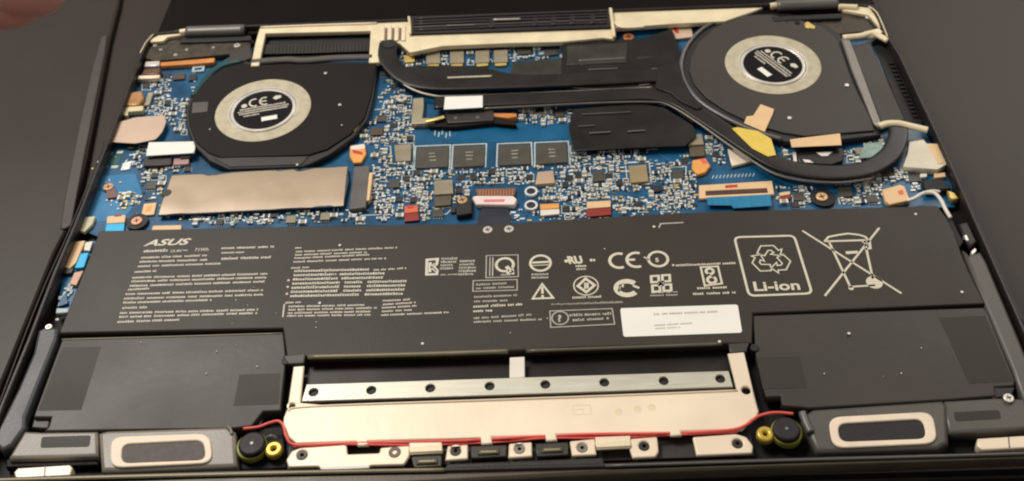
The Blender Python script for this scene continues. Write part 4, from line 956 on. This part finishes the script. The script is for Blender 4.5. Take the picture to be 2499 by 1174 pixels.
# -------- rubber mounts
def mount(x, y, x2, y2):
    disc('mount_ring', lap, x, y + 5, .0142, .0053, .003, M_lime, hole=.0038, bev=.0004)
    disc('rubber_mount', lap, x, y - 1, .0160, .0047, .005, M_rubber, bev=.0008)
    disc('mount_dimple', lap, x, y - 1, .01610, .0006, .0002, M_greyal, bev=.00003, n=10)
    disc('brass_eyelet', lap, x2, y2, .0146, .0030, .003, M_brass, hole=.0008, bev=.0007)
    disc('eyelet_core', lap, x2, y2, .0128, .0012, .001, M_chipd)
mount(614, 1082, 667, 1094); mount(1920, 1046, 1868, 1057)
plate('mount_tray', lap, [(584, 1050), (690, 1040), (700, 1142), (584, 1146)], .0105, .003, M_case_in, .0004)
tube('tray_clip', lap, [(648, 1070, .0135), (662, 1064, .0145), (676, 1070, .0135)], .0006, M_hinge, 8)
tube('tray_clip', lap, [(556, 1040, .0155), (562, 1048, .0152), (566, 1060, .0148)], .0006, M_greyal, 8)
tube('tray_clip', lap, [(1958, 1008, .0148), (1966, 1030, .0150), (1978, 1056, .0148)], .0014, M_hinge, 10)

# -------- touchpad assembly
plate('touchpad_well', lap, [(742, 880), (1776, 850), (1792, 912), (736, 942)], .0106, .002, mat('well_dark', (38, 34, 31), .32, .3, var=.5, scale=22, spec=.5), .0003)
tb_ = plate('touchpad_plate', lap, [(702, 990), (716, 894), (742, 892), (733, 982), (800, 988), (1200, 972), (1560, 960), (1798, 950), (1776, 862), (1816, 858), (1838, 950), (1852, 1004), (1846, 1020), (1832, 1026), (1812, 1048), (1662, 1052), (1664, 1062), (1636, 1063), (1634, 1053), (1358, 1060), (1360, 1074), (1332, 1075), (1330, 1061), (1200, 1066), (1202, 1082), (1174, 1083), (1172, 1067), (898, 1076), (900, 1086), (872, 1087), (868, 1077), (722, 1082), (704, 1066), (690, 1036), (692, 1018)], .0150, .0016, M_cream, .0005,
            holes=((1821, 952, .0016), (712, 990, .0012)))
plate('touchpad_brace', lap, [(748, 938), (1778, 905), (1789, 944), (736, 979)], .0148, .0012, M_bar, .0002, holes=[(x, y, .00175) for x, y in ((765, 957), (906, 952), (1050, 947), (1195, 942), (1331, 938), (1475, 933), (1620, 929), (1758, 924))])
for x, y in ((765, 957), (906, 952), (1050, 947), (1195, 942), (1331, 938), (1475, 933), (1620, 929), (1758, 924)): disc('brace_bore', tb_, x, y, .0136, .0022, .0004, M_rubber)
plate('brace_post', lap, [(1244, 872), (1280, 870), (1281, 921), (1243, 922)], .0146, .0016, M_white, .0003)
tube('plate_fold', tb_, [(704, 1004, .0151), (760, 992, .0151), (1200, 976, .0152), (1560, 963, .0151), (1800, 953, .0151)], .0004, M_cream, 6)
g = Print(.01504); g.line([(1398, 990), (1440, 988), (1444, 1010), (1400, 1012)], .0003, True); g.line([(1404, 1000), (1424, 998), (1420, 1010)], .0003)
g.build('stamped_outline', tb_, mat('stamp', (240, 219, 182), .5))
for x, y in ((1510, 1005), (1556, 998), (1590, 994)): disc('stamped_dot', tb_, x, y, .01504, .0014, .00004, mat('stamp2', (242, 221, 184), .5), bev=.00001)
# under rail with mounting tabs
plate('lower_channel', lap, [(704, 1086), (1830, 1048), (1842, 1112), (1480, 1124), (1084, 1134), (700, 1146)], .0112, .002, mat('channel', (52, 47, 43), .5, var=.3), .0003)
def tab(q, hole=None, head=M_chipd, hr=.0018, **k):
    t = plate('mounting_tab', lap, q, .0146, .0016, M_cream, .0005, rc=.0006, holes=([hole + (hr,)] if hole else ()))
    if hole:
        disc('tab_screw', lap, hole[0], hole[1], .0141, hr * .98, .0014, head, hole=hr * .35, n=18)
    return t
tab([(712, 1100), (738, 1090), (846, 1084), (848, 1108), (926, 1105), (928, 1092), (1000, 1086), (1000, 1112), (986, 1134), (906, 1136), (890, 1143), (790, 1146), (776, 1138), (704, 1140), (698, 1122)], (737, 1110))
disc('tab_screw', lap, 963, 1103, .0148, .0021, .0006, mat('screw_shade', (92, 78, 66), .4, .4), hole=.0008)
plate('tab_lip', lap, [(780, 1138), (900, 1134), (902, 1142), (784, 1148)], .0150, .001, M_white, .0003)
tab([(1092, 1088), (1142, 1084), (1142, 1120), (1086, 1124)], (1112, 1100))
tab([(1242, 1082), (1298, 1078), (1299, 1114), (1240, 1118)], (1268, 1095), M_greyal)
tab([(1390, 1076), (1452, 1070), (1456, 1110), (1396, 1113)], (1421, 1092), M_greyal)
tab([(1538, 1070), (1604, 1065), (1608, 1102), (1600, 1115), (1544, 1118), (1536, 1094)], (1572, 1088))
tab([(1690, 1066), (1796, 1058), (1822, 1066), (1838, 1088), (1836, 1106), (1700, 1112)], (1800, 1082))
for q in ([(998, 1078), (1078, 1074), (1080, 1104), (1000, 1108)], [(1452, 1066), (1538, 1062), (1540, 1092), (1456, 1096)]):
    plate('bridge_strip', lap, q, .0152, .0012, M_cream, .0004)
    (a, b, c, d) = q
    plate('bridge_step', lap, [(a[0], a[1] + 13), (b[0], b[1] + 13), (c[0], c[1] - 4), (d[0], d[1] - 4)], .0156, .0006, M_cream2, .0002)
for q in ([(1002, 1110), (1078, 1108), (1078, 1138), (1010, 1142)], [(1148, 1088), (1236, 1085), (1236, 1114), (1150, 1118)], [(1306, 1082), (1386, 1078), (1388, 1110), (1310, 1114)]):
    l = plate('latch_housing', lap, q, .0140, .003, mat('latch_dark', (62, 58, 48), .42, .2, var=.2, scale=150), .0004)
    cx = sum(p[0] for p in q) / 4; cy_ = sum(p[1] for p in q) / 4
    plate('latch_tongue', l, [(cx - 26, cy_ - 5), (cx + 26, cy_ - 7), (cx + 26, cy_ + 6), (cx - 26, cy_ + 8)], .0146, .001, mat('latch_rim', (76, 72, 60), .42, .2), .0003)
    plate('latch_pin', l, [(cx - 20, cy_ - 2), (cx + 20, cy_ - 3), (cx + 20, cy_ + 3), (cx - 20, cy_ + 4)], .0149, .001, mat('latch_pale', (150, 142, 104), .4, .3), .0002)
# red wire
wz = .0150
tube('red_wire', lap, [(594, 1046, .0150), (630, 1042, .0152), (658, 1032, .0156), (680, 1028, .0158), (692, 1040, .0160), (698, 1064, .0158), (714, 1084, .0152), (760, 1086, wz), (870, 1081, .0146), (1000, 1079, .0150), (1140, 1075, .0150), (1188, 1072, .0142), (1240, 1069, .0150), (1340, 1064, .0142), (1440, 1060, .0150), (1600, 1058, .0150), (1650, 1057, .0142), (1720, 1054, .0150), (1790, 1048, .0152), (1822, 1036, .0156), (1850, 1016, .0158), (1890, 1007, .0156), (1936, 1010, .0150)], .0005, M_wire, 10)
tube('red_wire', lap, [(716, 1090, .0148), (800, 1084, .0146), (1000, 1086, .0146), (1200, 1080, .0140), (1320, 1070, .0144), (1480, 1068, .0146), (1640, 1062, .0142), (1800, 1054, .0146)], .00036, M_wire, 8)

# -------- fingers over the corner
def fingers():
    bm = bmesh.new(); sk = bm.verts.layers.skin.verify()
    def W(px, py, d): return at_dist(px + 6, py + 12, d)
    def chain(pts, prev=None):
        for p, r in pts:
            v = bm.verts.new(p); v[sk].radius = (r, r)
            if prev: bm.edges.new((prev, v))
            prev = v
        return prev
    wrist = bm.verts.new(W(-330, -330, .27)); wrist[sk].radius = (.022, .018); wrist[sk].use_root = True
    palm = chain([(W(-230, -200, .265), .026), (W(-150, -130, .26), .024)], wrist)
    for (a, b, c) in (((-60, -80, .25), (60, -50, .245), (140, -38, .242)), ((-90, -50, .255), (10, -16, .25), (75, -14, .247)), ((-130, -30, .26), (-50, 0, .255), (-6, 4, .25)), ((-170, -30, .265), (-120, 10, .26), (-80, 26, .255))):
        chain([(W(*a), .0088), (W(*b), .0080), (W(*c), .0066)], palm)
    chain([(W(-160, -290, .26), .011), (W(-60, -250, .255), .0095), (W(0, -220, .25), .008)], wrist)
    me = bpy.data.meshes.new('person'); bm.to_mesh(me); bm.free()
    o = bpy.data.objects.new('person', me); C.objects.link(o)
    o.modifiers.new('skin', 'SKIN'); s = o.modifiers.new('sub', 'SUBSURF'); s.levels = 2; s.render_levels = 2
    dg = bpy.context.evaluated_depsgraph_get(); ev = o.evaluated_get(dg)
    m2 = bpy.data.meshes.new_from_object(ev); o.modifiers.clear(); o.data = m2
    m2.materials.clear(); m2.materials.append(M_skin); m2.polygons.foreach_set('use_smooth', [True] * len(m2.polygons))
    o['label'] = 'blurred pink fingers of a hand reaching in over the corner of the table'; o['category'] = 'person'
fingers()
